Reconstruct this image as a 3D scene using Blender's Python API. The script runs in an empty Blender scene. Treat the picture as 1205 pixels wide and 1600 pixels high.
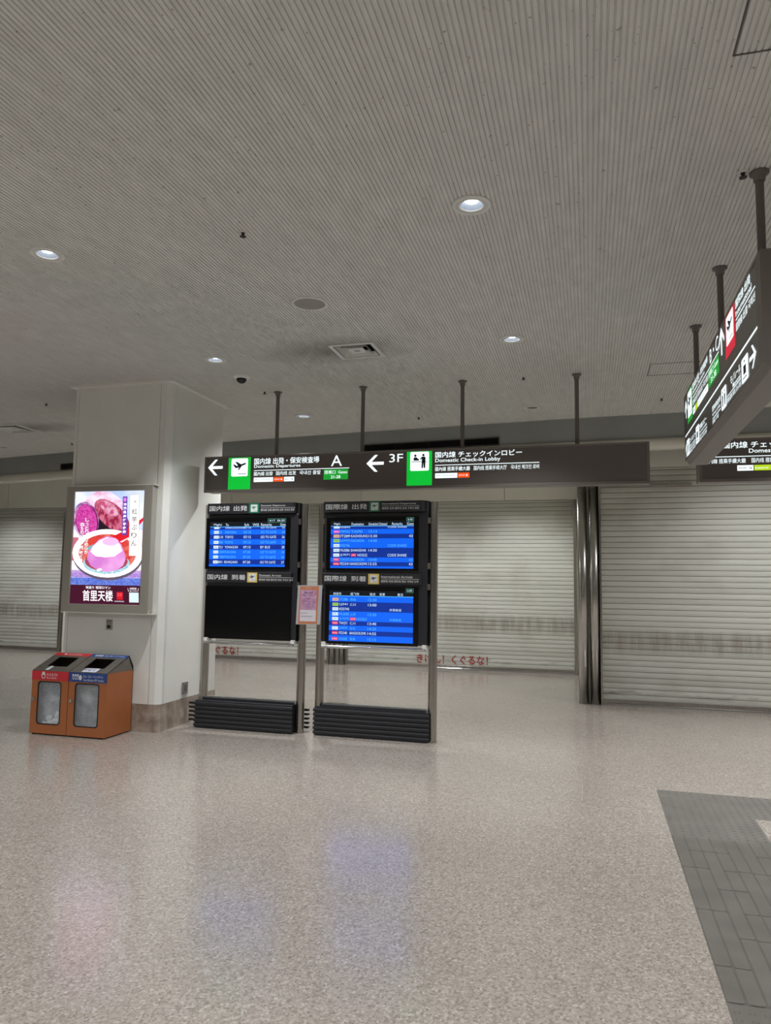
import bpy, math, random
from mathutils import Vector, Matrix
random.seed(7)
sc = bpy.context.scene
PI = math.pi

# ------------------------------------------------------------------ camera
YAW, PITCH, ROLL, FPX = 0.270048872, 0.0942251881, 0.0136199812, 1150.044
cam_d = bpy.data.cameras.new('camera'); cam = bpy.data.objects.new('camera', cam_d)
sc.collection.objects.link(cam); sc.camera = cam
cy, sy, cp, sp, cr, sr = math.cos(YAW), math.sin(YAW), math.cos(PITCH), math.sin(PITCH), math.cos(ROLL), math.sin(ROLL)
F = Vector((-sy*cp, cy*cp, sp)); R0 = Vector((cy, sy, 0)); U0 = R0.cross(F)
RT = cr*R0 + sr*U0; UP = -sr*R0 + cr*U0
M = Matrix((RT, UP, -F)).transposed().to_4x4(); M.translation = Vector((0, 0, 1.6))
cam.matrix_world = M
cam_d.sensor_fit = 'VERTICAL'; cam_d.sensor_height = 24.0; cam_d.lens = 24.0*FPX/1600.0
cam_d.clip_start = 0.05; cam_d.clip_end = 100

# ------------------------------------------------------------------ world, exposure
w = bpy.data.worlds.new('world'); sc.world = w; w.use_nodes = True
w.node_tree.nodes['Background'].inputs[0].default_value = (0.9, 0.95, 1, 1)
w.node_tree.nodes['Background'].inputs[1].default_value = 0.02
sc.view_settings.view_transform = 'Standard'; sc.view_settings.look = 'None'
sc.view_settings.exposure = 0.0; sc.view_settings.gamma = 1.0; sc.view_settings.use_curve_mapping = False
SPOT_W = 165.0            # each lit downlight
SPOT_C = (0.94, 0.97, 0.99)
ROW_GAIN = {'behind': 1.3, 'front': 1.0, 'middle': 2.1, 'back': 2.5, 'recess': 1.4}
ROW_CONE = {'behind': 160, 'front': 112, 'middle': 108, 'back': 140, 'recess': 130}   # gain and beam angle per row, tuned to balance the brightness
CEIL = 3.744

# ------------------------------------------------------------------ materials
def srgb(r, g, b):
    f = lambda c: (c/255/12.92) if c/255 <= 0.04045 else ((c/255+0.055)/1.055)**2.4
    return (f(r), f(g), f(b), 1)
MATS = {}
def mat(name, col, rough=0.5, metal=0.0, spec=0.5, coat=0.0):
    if name in MATS: return MATS[name]
    m = bpy.data.materials.new(name); m.use_nodes = True
    b = m.node_tree.nodes['Principled BSDF']
    b.inputs['Base Color'].default_value = col; b.inputs['Roughness'].default_value = rough
    b.inputs['Metallic'].default_value = metal; b.inputs['Specular IOR Level'].default_value = spec
    b.inputs['Coat Weight'].default_value = coat
    MATS[name] = m; return m
def glow(name, col, s=1.0):
    if name in MATS: return MATS[name]
    m = mat(name, (col[0]*.3, col[1]*.3, col[2]*.3, 1), 0.4)
    b = m.node_tree.nodes['Principled BSDF']
    b.inputs['Emission Color'].default_value = col; b.inputs['Emission Strength'].default_value = s
    return m
class NT:
    def __init__(s, m): s.t = m.node_tree; s.n = s.t.nodes; s.b = s.n['Principled BSDF']
    def node(s, ty, **kw):
        n = s.n.new(ty)
        for k, v in kw.items():
            if k in n.inputs.keys() if isinstance(k, str) else False: n.inputs[k].default_value = v
            else: setattr(n, k, v)
        return n
    def l(s, a, b): s.t.links.new(a, b)
    def ramp(s, fac, stops):
        r = s.n.new('ShaderNodeValToRGB'); e = r.color_ramp.elements
        while len(e) < len(stops): e.new(0.5)
        for i, (p, c) in enumerate(stops): e[i].position = p; e[i].color = c
        s.l(fac, r.inputs[0]); return r.outputs[0]
    def mix(s, fac, a, b, mode='MIX'):
        n = s.n.new('ShaderNodeMix'); n.data_type = 'RGBA'; n.blend_type = mode
        for sock, v in ((n.inputs[0], fac), (n.inputs[6], a), (n.inputs[7], b)):
            if hasattr(v, 'links'): s.l(v, sock)
            else: sock.default_value = v
        return n.outputs[2]
    def math(s, op, a, b=0.0, c=0.0, clamp=False):
        n = s.n.new('ShaderNodeMath'); n.operation = op; n.use_clamp = clamp
        for sock, v in ((n.inputs[0], a), (n.inputs[1], b), (n.inputs[2], c)):
            if hasattr(v, 'links'): s.l(v, sock)
            else: sock.default_value = v
        return n.outputs[0]
    def coords(s):  # world position, split
        g = s.n.new('ShaderNodeNewGeometry'); x = s.n.new('ShaderNodeSeparateXYZ'); s.l(g.outputs['Position'], x.inputs[0])
        return g.outputs['Position'], x.outputs
    def scaled(s, v, sc_):
        n = s.n.new('ShaderNodeMapping'); n.inputs['Scale'].default_value = sc_; s.l(v, n.inputs[0]); return n.outputs[0]

# terrazzo floor
def m_floor():
    m = mat('terrazzo', (0.4, 0.37, 0.34, 1), 0.24, 0, 1.0); t = NT(m); P, X = t.coords()
    v1 = t.node('ShaderNodeTexVoronoi'); v1.inputs['Scale'].default_value = 95; t.l(P, v1.inputs['Vector'])
    c1 = t.ramp(t.math('MULTIPLY', v1.outputs['Color'], 1.0), [(0.0, srgb(112, 98, 88)), (0.14, srgb(140, 126, 114)), (0.42, srgb(178, 166, 155)), (0.72, srgb(196, 186, 175)), (0.93, srgb(228, 222, 214))])
    v2 = t.node('ShaderNodeTexVoronoi'); v2.inputs['Scale'].default_value = 240; t.l(P, v2.inputs['Vector'])
    c2 = t.ramp(t.math('MULTIPLY', v2.outputs['Color'], 1.0), [(0.0, srgb(140, 126, 112)), (0.5, srgb(182, 171, 160)), (1.0, srgb(212, 203, 193))])
    base = t.mix(0.42, c1, c2)
    n = t.node('ShaderNodeTexNoise'); n.inputs['Scale'].default_value = 0.5; n.inputs['Detail'].default_value = 3; t.l(P, n.inputs['Vector'])
    big = t.ramp(n.outputs[0], [(0.3, (0.60, 0.605, 0.61, 1)), (0.7, (0.70, 0.705, 0.71, 1))])
    base = t.mix(1.0, base, big, 'MULTIPLY')
    n2 = t.node('ShaderNodeTexNoise'); n2.inputs['Scale'].default_value = 2.2; n2.inputs['Detail'].default_value = 5; t.l(P, n2.inputs['Vector'])
    r = t.ramp(n2.outputs[0], [(0.3, (0.14, 0.14, 0.14, 1)), (0.7, (0.22, 0.22, 0.22, 1))])
    t.l(r, t.b.inputs['Roughness']); t.l(base, t.b.inputs['Base Color'])
    n3 = t.node('ShaderNodeTexNoise'); n3.inputs['Scale'].default_value = 60; t.l(P, n3.inputs['Vector'])
    bp = t.node('ShaderNodeBump'); bp.inputs['Strength'].default_value = 0.03; bp.inputs['Distance'].default_value = 0.004
    t.l(n3.outputs[0], bp.inputs['Height']); t.l(bp.outputs[0], t.b.inputs['Normal'])
    return m
def m_ceiling():
    m = mat('ribbed ceiling board', srgb(200, 193, 182), 0.75, 0, 0.3); t = NT(m); P, X = t.coords()
    n = t.node('ShaderNodeTexNoise'); n.inputs['Scale'].default_value = 1.0; n.inputs['Detail'].default_value = 5
    t.l(t.scaled(P, (14, 5, 1)), n.inputs['Vector'])
    col = t.ramp(n.outputs[0], [(0.3, srgb(200, 199, 194)), (0.55, srgb(206, 205, 200)), (0.75, srgb(212, 211, 206))])
    n2 = t.node('ShaderNodeTexNoise'); n2.inputs['Scale'].default_value = 34; n2.inputs['Detail'].default_value = 2; t.l(P, n2.inputs['Vector'])
    specks = t.ramp(n2.outputs[0], [(0.25, (0.55, 0.53, 0.5, 1)), (0.30, (1, 1, 1, 1))])
    col = t.mix(1.0, col, specks, 'MULTIPLY')
    # soot blown on to the board around the two air diffusers
    for cx_, cy_, sx, sy_ in ((-2.25, 6.35, 0.85, 0.42), (-7.75, 8.75, 0.9, 0.4)):
        dx = t.math('DIVIDE', t.math('SUBTRACT', X[0], cx_), sx); dy = t.math('DIVIDE', t.math('SUBTRACT', X[1], cy_), sy_)
        d = t.math('SQRT', t.math('ADD', t.math('MULTIPLY', dx, dx), t.math('MULTIPLY', dy, dy)))
        n4 = t.node('ShaderNodeTexNoise'); n4.inputs['Scale'].default_value = 5; t.l(P, n4.inputs['Vector'])
        d = t.math('ADD', d, t.math('MULTIPLY', t.math('SUBTRACT', n4.outputs[0], 0.5), 0.6))
        k = t.math('MULTIPLY', t.math('SUBTRACT', 1.0, d, clamp=True), 0.62)
        col = t.mix(k, col, srgb(92, 86, 80))
    t.l(col, t.b.inputs['Base Color']); return m
def m_shutter():
    m = mat('shutter steel', srgb(170, 166, 153), 0.42, 0, 0.5); t = NT(m); P, X = t.coords()
    row = t.math('FLOOR', t.math('DIVIDE', X[2], 0.075))
    wn = t.node('ShaderNodeTexWhiteNoise'); wn.noise_dimensions = '1D'; t.l(row, wn.inputs['W'])
    base = t.ramp(wn.outputs[0], [(0, srgb(184, 183, 173)), (1, srgb(196, 195, 186))])
    n = t.node('ShaderNodeTexNoise'); n.inputs['Scale'].default_value = 1; n.inputs['Detail'].default_value = 6; n.inputs['Roughness'].default_value = 0.7
    t.l(t.scaled(P, (9, 9, 1.2)), n.inputs['Vector'])     # rain-like vertical streaks
    # grimy band about hip height
    d = t.math('ABSOLUTE', t.math('DIVIDE', t.math('SUBTRACT', X[2], 0.85), 0.19))
    band = t.math('SUBTRACT', 1.0, t.math('MULTIPLY', d, d), clamp=True)
    k = t.math('MULTIPLY', band, t.math('MULTIPLY_ADD', n.outputs[0], 1.9, -0.48, clamp=True), clamp=True)
    base = t.mix(k, base, srgb(122, 110, 99))
    n2 = t.node('ShaderNodeTexNoise'); n2.inputs['Scale'].default_value = 1; n2.inputs['Detail'].default_value = 4
    t.l(t.scaled(P, (1.1, 1.1, 1.6)), n2.inputs['Vector'])
    k2 = t.ramp(n2.outputs[0], [(0.5, (0, 0, 0, 1)), (0.72, (0.4, 0.4, 0.4, 1))])
    base = t.mix(k2, base, srgb(140, 126, 112))
    foot = t.math('SUBTRACT', 1.0, t.math('ABSOLUTE', t.math('DIVIDE', t.math('SUBTRACT', X[2], 0.17), 0.07)), clamp=True)
    n3 = t.node('ShaderNodeTexNoise'); n3.inputs['Scale'].default_value = 1; n3.inputs['Detail'].default_value = 5; t.l(t.scaled(P, (3, 3, 14)), n3.inputs['Vector'])
    k3 = t.math('MULTIPLY', foot, t.math('MULTIPLY_ADD', n3.outputs[0], 4.0, -2.1, clamp=True), clamp=True)
    base = t.mix(k3, base, srgb(72, 66, 60))
    fr_ = t.math('FRACT', t.math('DIVIDE', X[2], 0.075))      # dark slat joints: groove shadow and dirt put into the colour
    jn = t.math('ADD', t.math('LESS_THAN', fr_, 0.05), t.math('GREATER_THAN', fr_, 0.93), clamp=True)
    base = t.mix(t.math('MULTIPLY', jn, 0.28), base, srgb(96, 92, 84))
    t.l(base, t.b.inputs['Base Color']); return m
def m_noisy(name, c0, c1, scale, rough, metal=0.0, stretch=(1, 1, 1), detail=4):
    m = mat(name, c0, rough, metal); t = NT(m); P, X = t.coords()
    n = t.node('ShaderNodeTexNoise'); n.inputs['Scale'].default_value = scale; n.inputs['Detail'].default_value = detail
    t.l(t.scaled(P, stretch), n.inputs['Vector'])
    t.l(t.ramp(n.outputs[0], [(0.35, c0), (0.65, c1)]), t.b.inputs['Base Color']); return m
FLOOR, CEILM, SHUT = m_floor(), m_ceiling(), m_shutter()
CREAM = m_noisy('cream panel', srgb(218, 215, 202), srgb(223, 220, 208), 2, 0.2)
COLM = m_noisy('column paint', srgb(222, 221, 215), srgb(227, 226, 220), 3, 0.32)
GRANITE = m_noisy('polished granite', srgb(128, 112, 100), srgb(176, 162, 149), 7, 0.3, 0, (1, 1, 1), 10)
BAND = m_noisy('bulkhead paint', srgb(176, 180, 178), srgb(182, 186, 183), 2, 0.55)
STEEL = m_noisy('brushed stainless steel', srgb(170, 165, 160), srgb(188, 184, 178), 1, 0.24, 1.0, (60, 60, 0.6))
CHROME = mat('polished stainless steel', srgb(205, 205, 205), 0.12, 1.0)
HOODM = m_noisy('bin hood steel', srgb(126, 121, 114), srgb(140, 135, 128), 4, 0.42, 0.8)
SIGNM = mat('dark brown sign metal', srgb(116, 108, 103), 0.42)
SIGNF = mat('dark brown sign face', srgb(100, 93, 89), 0.28)
SIGNFG = mat('side lit sign face', srgb(96, 91, 86), 0.28)
BLACK = mat('matt black metal', srgb(31, 32, 37), 0.45)
BLACKG = mat('black screen glass', srgb(7, 8, 10), 0.12)
GAP = mat('dark gap', srgb(24, 22, 20), 0.8)
ORANGE = m_noisy('orange brown bin steel', srgb(158, 92, 50), srgb(164, 97, 54), 3, 0.5)
WHITE = mat('white paint', srgb(226, 224, 218), 0.45)
PRINTW = mat('pale grey print', srgb(214, 214, 214), 0.5)
PRINTG = mat('green print', srgb(20, 112, 84), 0.5)
PRINTY = mat('yellow print', srgb(214, 186, 96), 0.5)
PRINTN = mat('navy print', srgb(30, 40, 66), 0.5)
REDP = mat('red print', srgb(196, 44, 52), 0.45); BLUEP = mat('blue print', srgb(38, 70, 134), 0.45)
DKRED = mat('red warning paint', srgb(156, 44, 36), 0.6)
TACT = m_noisy('grey tactile paving', srgb(88, 84, 78), srgb(98, 93, 87), 5, 0.6)
GLW = glow('lit white lettering', (0.86, 0.97, 1.0, 1), 1.15)
GLG = glow('lit green panel', srgb(0, 186, 52), 1.0)
GLG2 = glow('lit deep green panel', srgb(22, 160, 48), 0.9)
GLR = glow('lit red panel', srgb(214, 22, 54), 0.85)
GLD = mat('dark pictogram ink', srgb(22, 34, 44), 0.5)
GLO = glow('lit orange chip', srgb(246, 84, 24), 1.0)
GLY = glow('lit lime chip', srgb(182, 214, 30), 1.0)
BL1 = glow('screen bright blue', srgb(0, 96, 238), 1.0); BL2 = glow('screen dark blue', srgb(0, 44, 142), 1.0)
BL0 = glow('screen black', srgb(4, 8, 16), 1.0)
SCW = glow('screen white text', srgb(206, 230, 255), 1.0); SCC = glow('screen cyan text', srgb(84, 178, 255), 1.0)
SCG = glow('screen green line', srgb(90, 190, 150), 1.0)

# ------------------------------------------------------------------ mesh builder
TXT = {}
def glyphs(s, bold=0.0):
    k = (s, bold)
    if k not in TXT:
        cu = bpy.data.curves.new('t', 'FONT'); cu.body = s; cu.offset = bold; cu.resolution_u = 3; cu.fill_mode = 'FRONT'
        ob = bpy.data.objects.new('t', cu); sc.collection.objects.link(ob)
        dg = bpy.context.evaluated_depsgraph_get(); me = bpy.data.meshes.new_from_object(ob.evaluated_get(dg))
        vs = [(v.co.x, v.co.y) for v in me.vertices]; fs = [tuple(p.vertices) for p in me.polygons]
        bpy.data.objects.remove(ob); bpy.data.curves.remove(cu); bpy.data.meshes.remove(me)
        if not vs: TXT[k] = None
        else:
            x0, x1 = min(v[0] for v in vs), max(v[0] for v in vs); y0, y1 = min(v[1] for v in vs), max(v[1] for v in vs)
            TXT[k] = ([((x-x0)/max(x1-x0, 1e-6), (y-y0)/max(y1-y0, 1e-6)) for x, y in vs], fs)
    return TXT[k]
class MB:
    def __init__(s): s.v = []; s.f = []; s.m = []; s.sm = []; s.mats = []
    def mi(s, m):
        if m not in s.mats: s.mats.append(m)
        return s.mats.index(m)
    def add(s, vs, fs, m, smooth=False):
        o = len(s.v); i = s.mi(m); s.v += [tuple(v) for v in vs]
        for f in fs: s.f.append(tuple(o+k for k in f)); s.m.append(i); s.sm.append(smooth)
        return s
    def box(s, x0, x1, y0, y1, z0, z1, m):
        vs = [(x, y, z) for z in (z0, z1) for y in (y0, y1) for x in (x0, x1)]
        return s.add(vs, [(0, 2, 3, 1), (4, 5, 7, 6), (0, 1, 5, 4), (2, 6, 7, 3), (0, 4, 6, 2), (1, 3, 7, 5)], m)
    def prism(s, loop, fr, n0, n1, m):      # polygon in (u,v) extruded along n through frame fr
        k = len(loop); a = sum(loop[i][0]*loop[(i+1) % k][1]-loop[(i+1) % k][0]*loop[i][1] for i in range(k))
        if a < 0: loop = loop[::-1]
        vs = [fr(u, v, n0) for u, v in loop]+[fr(u, v, n1) for u, v in loop]
        fs = [tuple(range(k-1, -1, -1)), tuple(range(k, 2*k))]+[(i, (i+1) % k, k+(i+1) % k, k+i) for i in range(k)]
        return s.add(vs, fs, m)
    def flat(s, loop, fr, n, m): return s.add([fr(u, v, n) for u, v in loop], [tuple(range(len(loop)))], m)
    def ring(s, outer, inner, fr, n0, n1, m):  # plate with a hole; outer & inner loops of equal count
        k = len(outer); vs = [fr(u, v, n) for n in (n0, n1) for L in (outer, inner) for u, v in L]; fs = []
        for i in range(k):
            j = (i+1) % k
            fs += [(i, k+i, k+j, j), (2*k+i, 2*k+j, 3*k+j, 3*k+i), (i, j, 2*k+j, 2*k+i), (k+i, 3*k+i, 3*k+j, k+j)]
        return s.add(vs, fs, m)
    def rect(s, u0, v0, u1, v1, fr, n, m): return s.flat([(u0, v0), (u1, v0), (u1, v1), (u0, v1)], fr, n, m)
    def text(s, t, u0, v0, u1, v1, fr, n, m, bold=0.012):
        g = glyphs(t, bold)
        if g: s.add([fr(u0+x*(u1-u0), v0+y*(v1-v0), n) for x, y in g[0]], g[1], m)
        return s
    def vtext(s, t, u0, v1, size, fr, n, m, bold=0.01, step=1.12, slant=0.0):
        for i, ch in enumerate(t):
            if ch == ' ': continue
            sz = size*(0.72 if ch in 'っょぅぉ・' else 1.0); c = u0+(size-sz)/2+slant*i*size
            s.text(ch, c, v1-i*size*step-size, c+sz, v1-i*size*step-size+sz, fr, n, m, bold)
        return s
    def tube(s, a, b, r, m, seg=20, r2=None):
        a = Vector(a); b = Vector(b); d = (b-a).normalized(); p = d.orthogonal().normalized(); q = d.cross(p); r2 = r if r2 is None else r2
        vs = [tuple(a+(p*math.cos(2*PI*i/seg)+q*math.sin(2*PI*i/seg))*r) for i in range(seg)]+[tuple(b+(p*math.cos(2*PI*i/seg)+q*math.sin(2*PI*i/seg))*r2) for i in range(seg)]
        s.add(vs, [(i, (i+1) % seg, seg+(i+1) % seg, seg+i) for i in range(seg)], m, True)
        return s.add(vs, [tuple(range(seg-1, -1, -1)), tuple(range(seg, 2*seg))], m)
    def lathe(s, prof, c, m, seg=40, smooth=True):   # prof (r,z) pairs around vertical axis at c
        vs = [(c[0]+r*math.cos(2*PI*i/seg), c[1]+r*math.sin(2*PI*i/seg), c[2]+z) for r, z in prof for i in range(seg)]; fs = []
        for k in range(len(prof)-1):
            for i in range(seg): fs.append((k*seg+i, k*seg+(i+1) % seg, (k+1)*seg+(i+1) % seg, (k+1)*seg+i))
        return s.add(vs, fs, m, smooth)
    def build(s, name, parent=None, label=None, bevel=0.0, **props):
        me = bpy.data.meshes.new(name); ob = bpy.data.objects.new(name, me)
        if parent:
            off = Vector(parent['_o']) if '_o' in parent else Vector()
            org = off
        else:
            xs = [v[0] for v in s.v]; ys = [v[1] for v in s.v]; zs = [v[2] for v in s.v]
            org = Vector(((min(xs)+max(xs))/2, (min(ys)+max(ys))/2, min(zs)))
        me.from_pydata([(v[0]-org.x, v[1]-org.y, v[2]-org.z) for v in s.v], [], s.f)
        for m in s.mats: me.materials.append(m)
        for p, i, q in zip(me.polygons, s.m, s.sm): p.material_index = i; p.use_smooth = q
        me.update(); sc.collection.objects.link(ob)
        if parent: ob.parent = parent
        else: ob.location = org
        ORG[ob.name] = tuple(org)
        if bevel:
            b = ob.modifiers.new('bevel', 'BEVEL'); b.width = bevel; b.segments = 2; b.limit_method = 'ANGLE'
        if label: ob['label'] = label
        for k, v in props.items(): ob[k] = v
        return ob
ORG = {}
_build = MB.build
def build(s, name, parent=None, label=None, bevel=0.0, **props):
    if parent is not None:   # children hold world coordinates relative to the root's own location
        me = bpy.data.meshes.new(name); ob = bpy.data.objects.new(name, me); o = Vector(ORG[parent.name])
        me.from_pydata([(v[0]-o.x, v[1]-o.y, v[2]-o.z) for v in s.v], [], s.f)
        for m in s.mats: me.materials.append(m)
        for p, i, q in zip(me.polygons, s.m, s.sm): p.material_index = i; p.use_smooth = q
        me.update(); sc.collection.objects.link(ob); ob.parent = parent; ORG[ob.name] = tuple(o)
        if bevel:
            b = ob.modifiers.new('bevel', 'BEVEL'); b.width = bevel; b.segments = 2; b.limit_method = 'ANGLE'
        if label: ob['label'] = label
        for k, v in props.items(): ob[k] = v
        return ob
    return _build(s, name, None, label, bevel, **props)
MB.build = build
def thing(name, loc, label, cat, group=None):
    o = bpy.data.objects.new(name, None); sc.collection.objects.link(o); o.location = loc; o.empty_display_size = 0.1
    ORG[o.name] = tuple(loc); o['label'] = label; o['category'] = cat
    if group: o['group'] = group
    return o
def copy_tree(root, loc, label, group=None):
    r = root.copy(); sc.collection.objects.link(r); r.location = loc; ORG[r.name] = tuple(loc); r['label'] = label
    if group: r['group'] = group
    for ch in list(root.children):
        c = ch.copy(); sc.collection.objects.link(c); c.parent = r
        for g in list(ch.children):
            d = g.copy(); sc.collection.objects.link(d); d.parent = c
    return r
def front(Y): return lambda u, v, n: (u, Y-n, v)
def rrect(u0, v0, u1, v1, r, k=5):
    out = []
    for cx_, cy_, a in ((u1-r, v0+r, -90), (u1-r, v1-r, 0), (u0+r, v1-r, 90), (u0+r, v0+r, 180)):
        for i in range(k+1):
            t = math.radians(a+90*i/k); out.append((cx_+r*math.cos(t), cy_+r*math.sin(t)))
    return out
def rrect_outer(u0, v0, u1, v1, k=5):     # square-cornered loop with the same count as rrect
    out = []
    for cu, cv in ((u1, v0), (u1, v1), (u0, v1), (u0, v0)): out += [(cu, cv)]*(k+1)
    # spread the points a little so that no edge collapses
    res = []
    dirs = [((-1, 0), (0, 1)), ((0, -1), (-1, 0)), ((1, 0), (0, -1)), ((0, 1), (1, 0))]
    for c in range(4):
        a, b = dirs[c]; cu, cv = out[c*(k+1)]
        for i in range(k+1):
            t = i/k*2-1; e = 0.02
            if t < 0: res.append((cu+a[0]*e*-t, cv+a[1]*e*-t))
            else: res.append((cu+b[0]*e*t, cv+b[1]*e*t))
    return res
def ell(cx_, cy_, rx, ry, rot=0, seg=36, a0=0, a1=360):
    out = []
    for i in range(seg):
        t = math.radians(a0+(a1-a0)*i/(seg if a1-a0 == 360 else seg-1)); x, y = rx*math.cos(t), ry*math.sin(t); c, s_ = math.cos(math.radians(rot)), math.sin(math.radians(rot))
        out.append((cx_+x*c-y*s_, cy_+x*s_+y*c))
    return out

# ================================================================== SETTING
EDGE = [(-16.2, 11.95), (-10.4, 10.93), (-8.45, 10.58), (-5.5, 10.30), (-3.2, 10.0), (-0.47, 9.74), (0.8, 9.665), (2.1, 9.568), (8.2, 9.1)]
def edge_y(x):
    for (xa, ya), (xb, yb) in zip(EDGE, EDGE[1:]):
        if xa <= x <= xb: return ya+(yb-ya)*(x-xa)/(xb-xa)
    return EDGE[-1][1]
COLX0, COLX1, COLY0, COLY1 = -5.54, -4.35, 6.93, 8.13
XL, XR, YF, YB = -16.0, 8.0, -8.0, 13.75
MB().box(XL, XR, YF, YB, -0.1, 0.0, FLOOR).build('floor', kind='structure')
# sparse expansion joints cut in the terrazzo
jb = MB()
JM = mat('joint filler', srgb(128, 120, 110), 0.7)
for a in ((-0.072, -0.067, 5.83, 6.31), (-0.25, 0.49, 5.776, 5.781), (-0.07, 0.46, 6.325, 6.329), (0.375, 0.379, 6.2, 6.32), (-4.1, -1.2, 6.90, 6.904), (-1.35, -1.346, 6.72, 6.9)):
    jb.box(a[0], a[1], a[2], a[3], 0.0, 0.0006, JM)
jb.build('trim_1', kind='structure')

# fixtures set into the ceiling: (x, y, hole radius)
LIT = [(-0.62, 3.99), (-3.46, 3.95), (-3.51, 6.345), (-0.63, 6.38), (-3.575, 8.84)]
UNLIT = [(-0.646, 9.0), (-9.41, 10.0)]
RECESS_LIT = [(x, 12.05) for x in (-12.1, -9.2, -6.3, -3.46, -1.2)]
FAR_LIT = [(x, y) for x in (-6.35, -9.25, -12.1) for y in (1.6, 3.95)] + [(-12.1, 6.35)] + [(x, y) for x in (2.27, 5.15) for y in (1.6, 3.95, 6.38, 8.85)] + \
          [(x, y) for x in (-9.25, -6.35, -3.46, -0.62, 2.27) for y in (-3.2, -0.8)] + [(-3.46, 1.6), (-0.62, 1.6)]
SPEAKER = (-2.068, 5.178); DIFF = [(-2.06, 6.375, 0.215), (-8.06, 8.73, 0.29)]; DOME = (-3.535, 6.965)
HOLES = [(x, y, 0.092) for x, y in LIT+UNLIT+FAR_LIT]
SQ = [(x-h, x+h, y-h, y+h) for x, y, h in [(a, b, c-0.03) for a, b, c in DIFF]] + [(COLX0+0.04, COLX1-0.04, COLY0+0.04, COLY1-0.04)]
cb = MB(); PITCHR = 0.025
n_ribs = int((XR-XL)/PITCHR)
def spans(x, ya, yb):
    cuts = []
    for hx, hy, hr in HOLES:
        if abs(x-hx) < hr:
            d = math.sqrt(hr*hr-(x-hx)**2); cuts.append((hy-d, hy+d))
    for a, b, c, d in SQ:
        if a < x < b: cuts.append((c, d))
    cuts.sort(); out = []; y = ya
    for c, d in cuts:
        if c > y: out.append((y, c))
        y = max(y, d)
    if yb > y: out.append((y, yb))
    return out
for i in range(n_ribs):
    x = XL+i*PITCHR; ye = edge_y(x)
    for ya, yb in spans(x+PITCHR/2, YF, ye):
        # flat land, sloped flank, groove, sloped flank
        xs = (x, x+0.0155, x+0.0180, x+0.0225, x+0.025); zs = (0, 0, 0.007, 0.007, 0)
        vs = [(xx, yy, CEIL+zz) for yy in (ya, yb) for xx, zz in zip(xs, zs)]
        cb.add(vs, [(k, k+5, k+6, k+1) for k in range(4)], CEILM)
cb.build('ceiling', kind='structure')
# edge of the ribbed ceiling, the recess behind it and the roof over the shutters
eb = MB()
for (xa, ya), (xb, yb) in zip(EDGE, EDGE[1:]):
    eb.add([(xa, ya, CEIL), (xb, yb, CEIL), (xb, yb, CEIL+0.4), (xa, ya, CEIL+0.4)], [(0, 1, 2, 3)], CEILM)
eb.add([(XL, YF, CEIL+0.4), (XR, YF, CEIL+0.4), (XR, YB, CEIL+0.4), (XL, YB, CEIL+0.4)], [(0, 1, 2, 3)], CEILM)
eb.build('trim_2', kind='structure')
rb = MB(); rx = [(x, x+1.45) for x in [XL+1.45*k for k in range(0, 11)]]
rb.box(XL, -0.15, 11.6, 13.6, CEIL+0.0, CEIL+0.02, CEILM)
rb.build('trim_6', kind='structure')
bb = MB(); lb = MB()
BO = 0.36
for (xa, ya), (xb, yb) in zip(EDGE, EDGE[1:]):
    bb.add([(xa, ya+BO, 3.50), (xb, yb+BO, 3.50), (xb, yb+BO, CEIL+0.4), (xa, ya+BO, CEIL+0.4),
            (xa, ya+BO+0.1, 3.50), (xb, yb+BO+0.1, 3.50), (xb, yb+BO+0.1, CEIL+0.4), (xa, ya+BO+0.1, CEIL+0.4)], [(0, 1, 2, 3), (4, 7, 6, 5), (0, 4, 5, 1)], BAND)
    prof = [(BO+0.12, 3.505), (BO-0.01, 3.505), (BO-0.05, 3.495), (BO-0.075, 3.47), (BO-0.08, 3.43), (BO-0.065, 3.385), (BO-0.045, 3.362), (BO+0.12, 3.362)]
    k = len(prof)
    lb.add([(xa, ya+p, z) for p, z in prof]+[(xb, yb+p, z) for p, z in prof], [(i, i+1, k+i+1, k+i) for i in range(k-1)], CREAM, True)
    bb.add([(xa, ya+BO+0.1, 3.365), (xb, yb+BO+0.1, 3.365), (xb, yb+BO+0.1, 3.5), (xa, ya+BO+0.1, 3.5)], [(0, 3, 2, 1)], BAND)
bb.build('trim_3', kind='structure'); lb.build('trim_4', kind='structure')

# back wall with panelled fascia over the shutters
YS = 13.65
wb = MB(); wb.box(XL, 0.0, YS+0.06, YB, 0, CEIL+0.4, CREAM)
seams = [-4.26+2.77*k for k in range(-5, 2)]
xs = [XL]+[s_ for s_ in seams if s_ < -0.3]+[-0.17]
for a, b in zip(xs, xs[1:]): wb.box(a+0.004, b-0.004, YS-0.05, YS+0.06, 3.12, CEIL+0.3, CREAM)
wb.box(-10.95, -10.3, YS-0.05, YS+0.06, 0, 3.119, CREAM)
wb.build('wall_back', kind='structure')
MB().box(-0.15, 0.02, 10.56, YS+0.04, 0, CEIL+0.4, CREAM).build('wall_middle', kind='structure')
wr = MB()
wr.box(-0.15, XR, 10.44, 10.52, 3.185, CEIL+0.4, CREAM); wr.box(-0.15, 0.13, 10.47, 10.52, 2.96, 3.184, CREAM)
MB().box(0.03, XR, 10.56, 10.7, 0, 3.18, CREAM).build('wall_corner', kind='structure')
wr.build('trim_7', kind='structure')
BW = m_noisy('distant wall paint', srgb(176, 170, 160), srgb(184, 178, 168), 1, 0.6)
MB().box(XL-0.1, XL, YF, YB, 0, CEIL+0.4, BW).build('wall_left', kind='structure')
MB().box(XR, XR+0.1, YF, YB, 0, CEIL+0.4, BW).build('wall_right', kind='structure')
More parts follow.
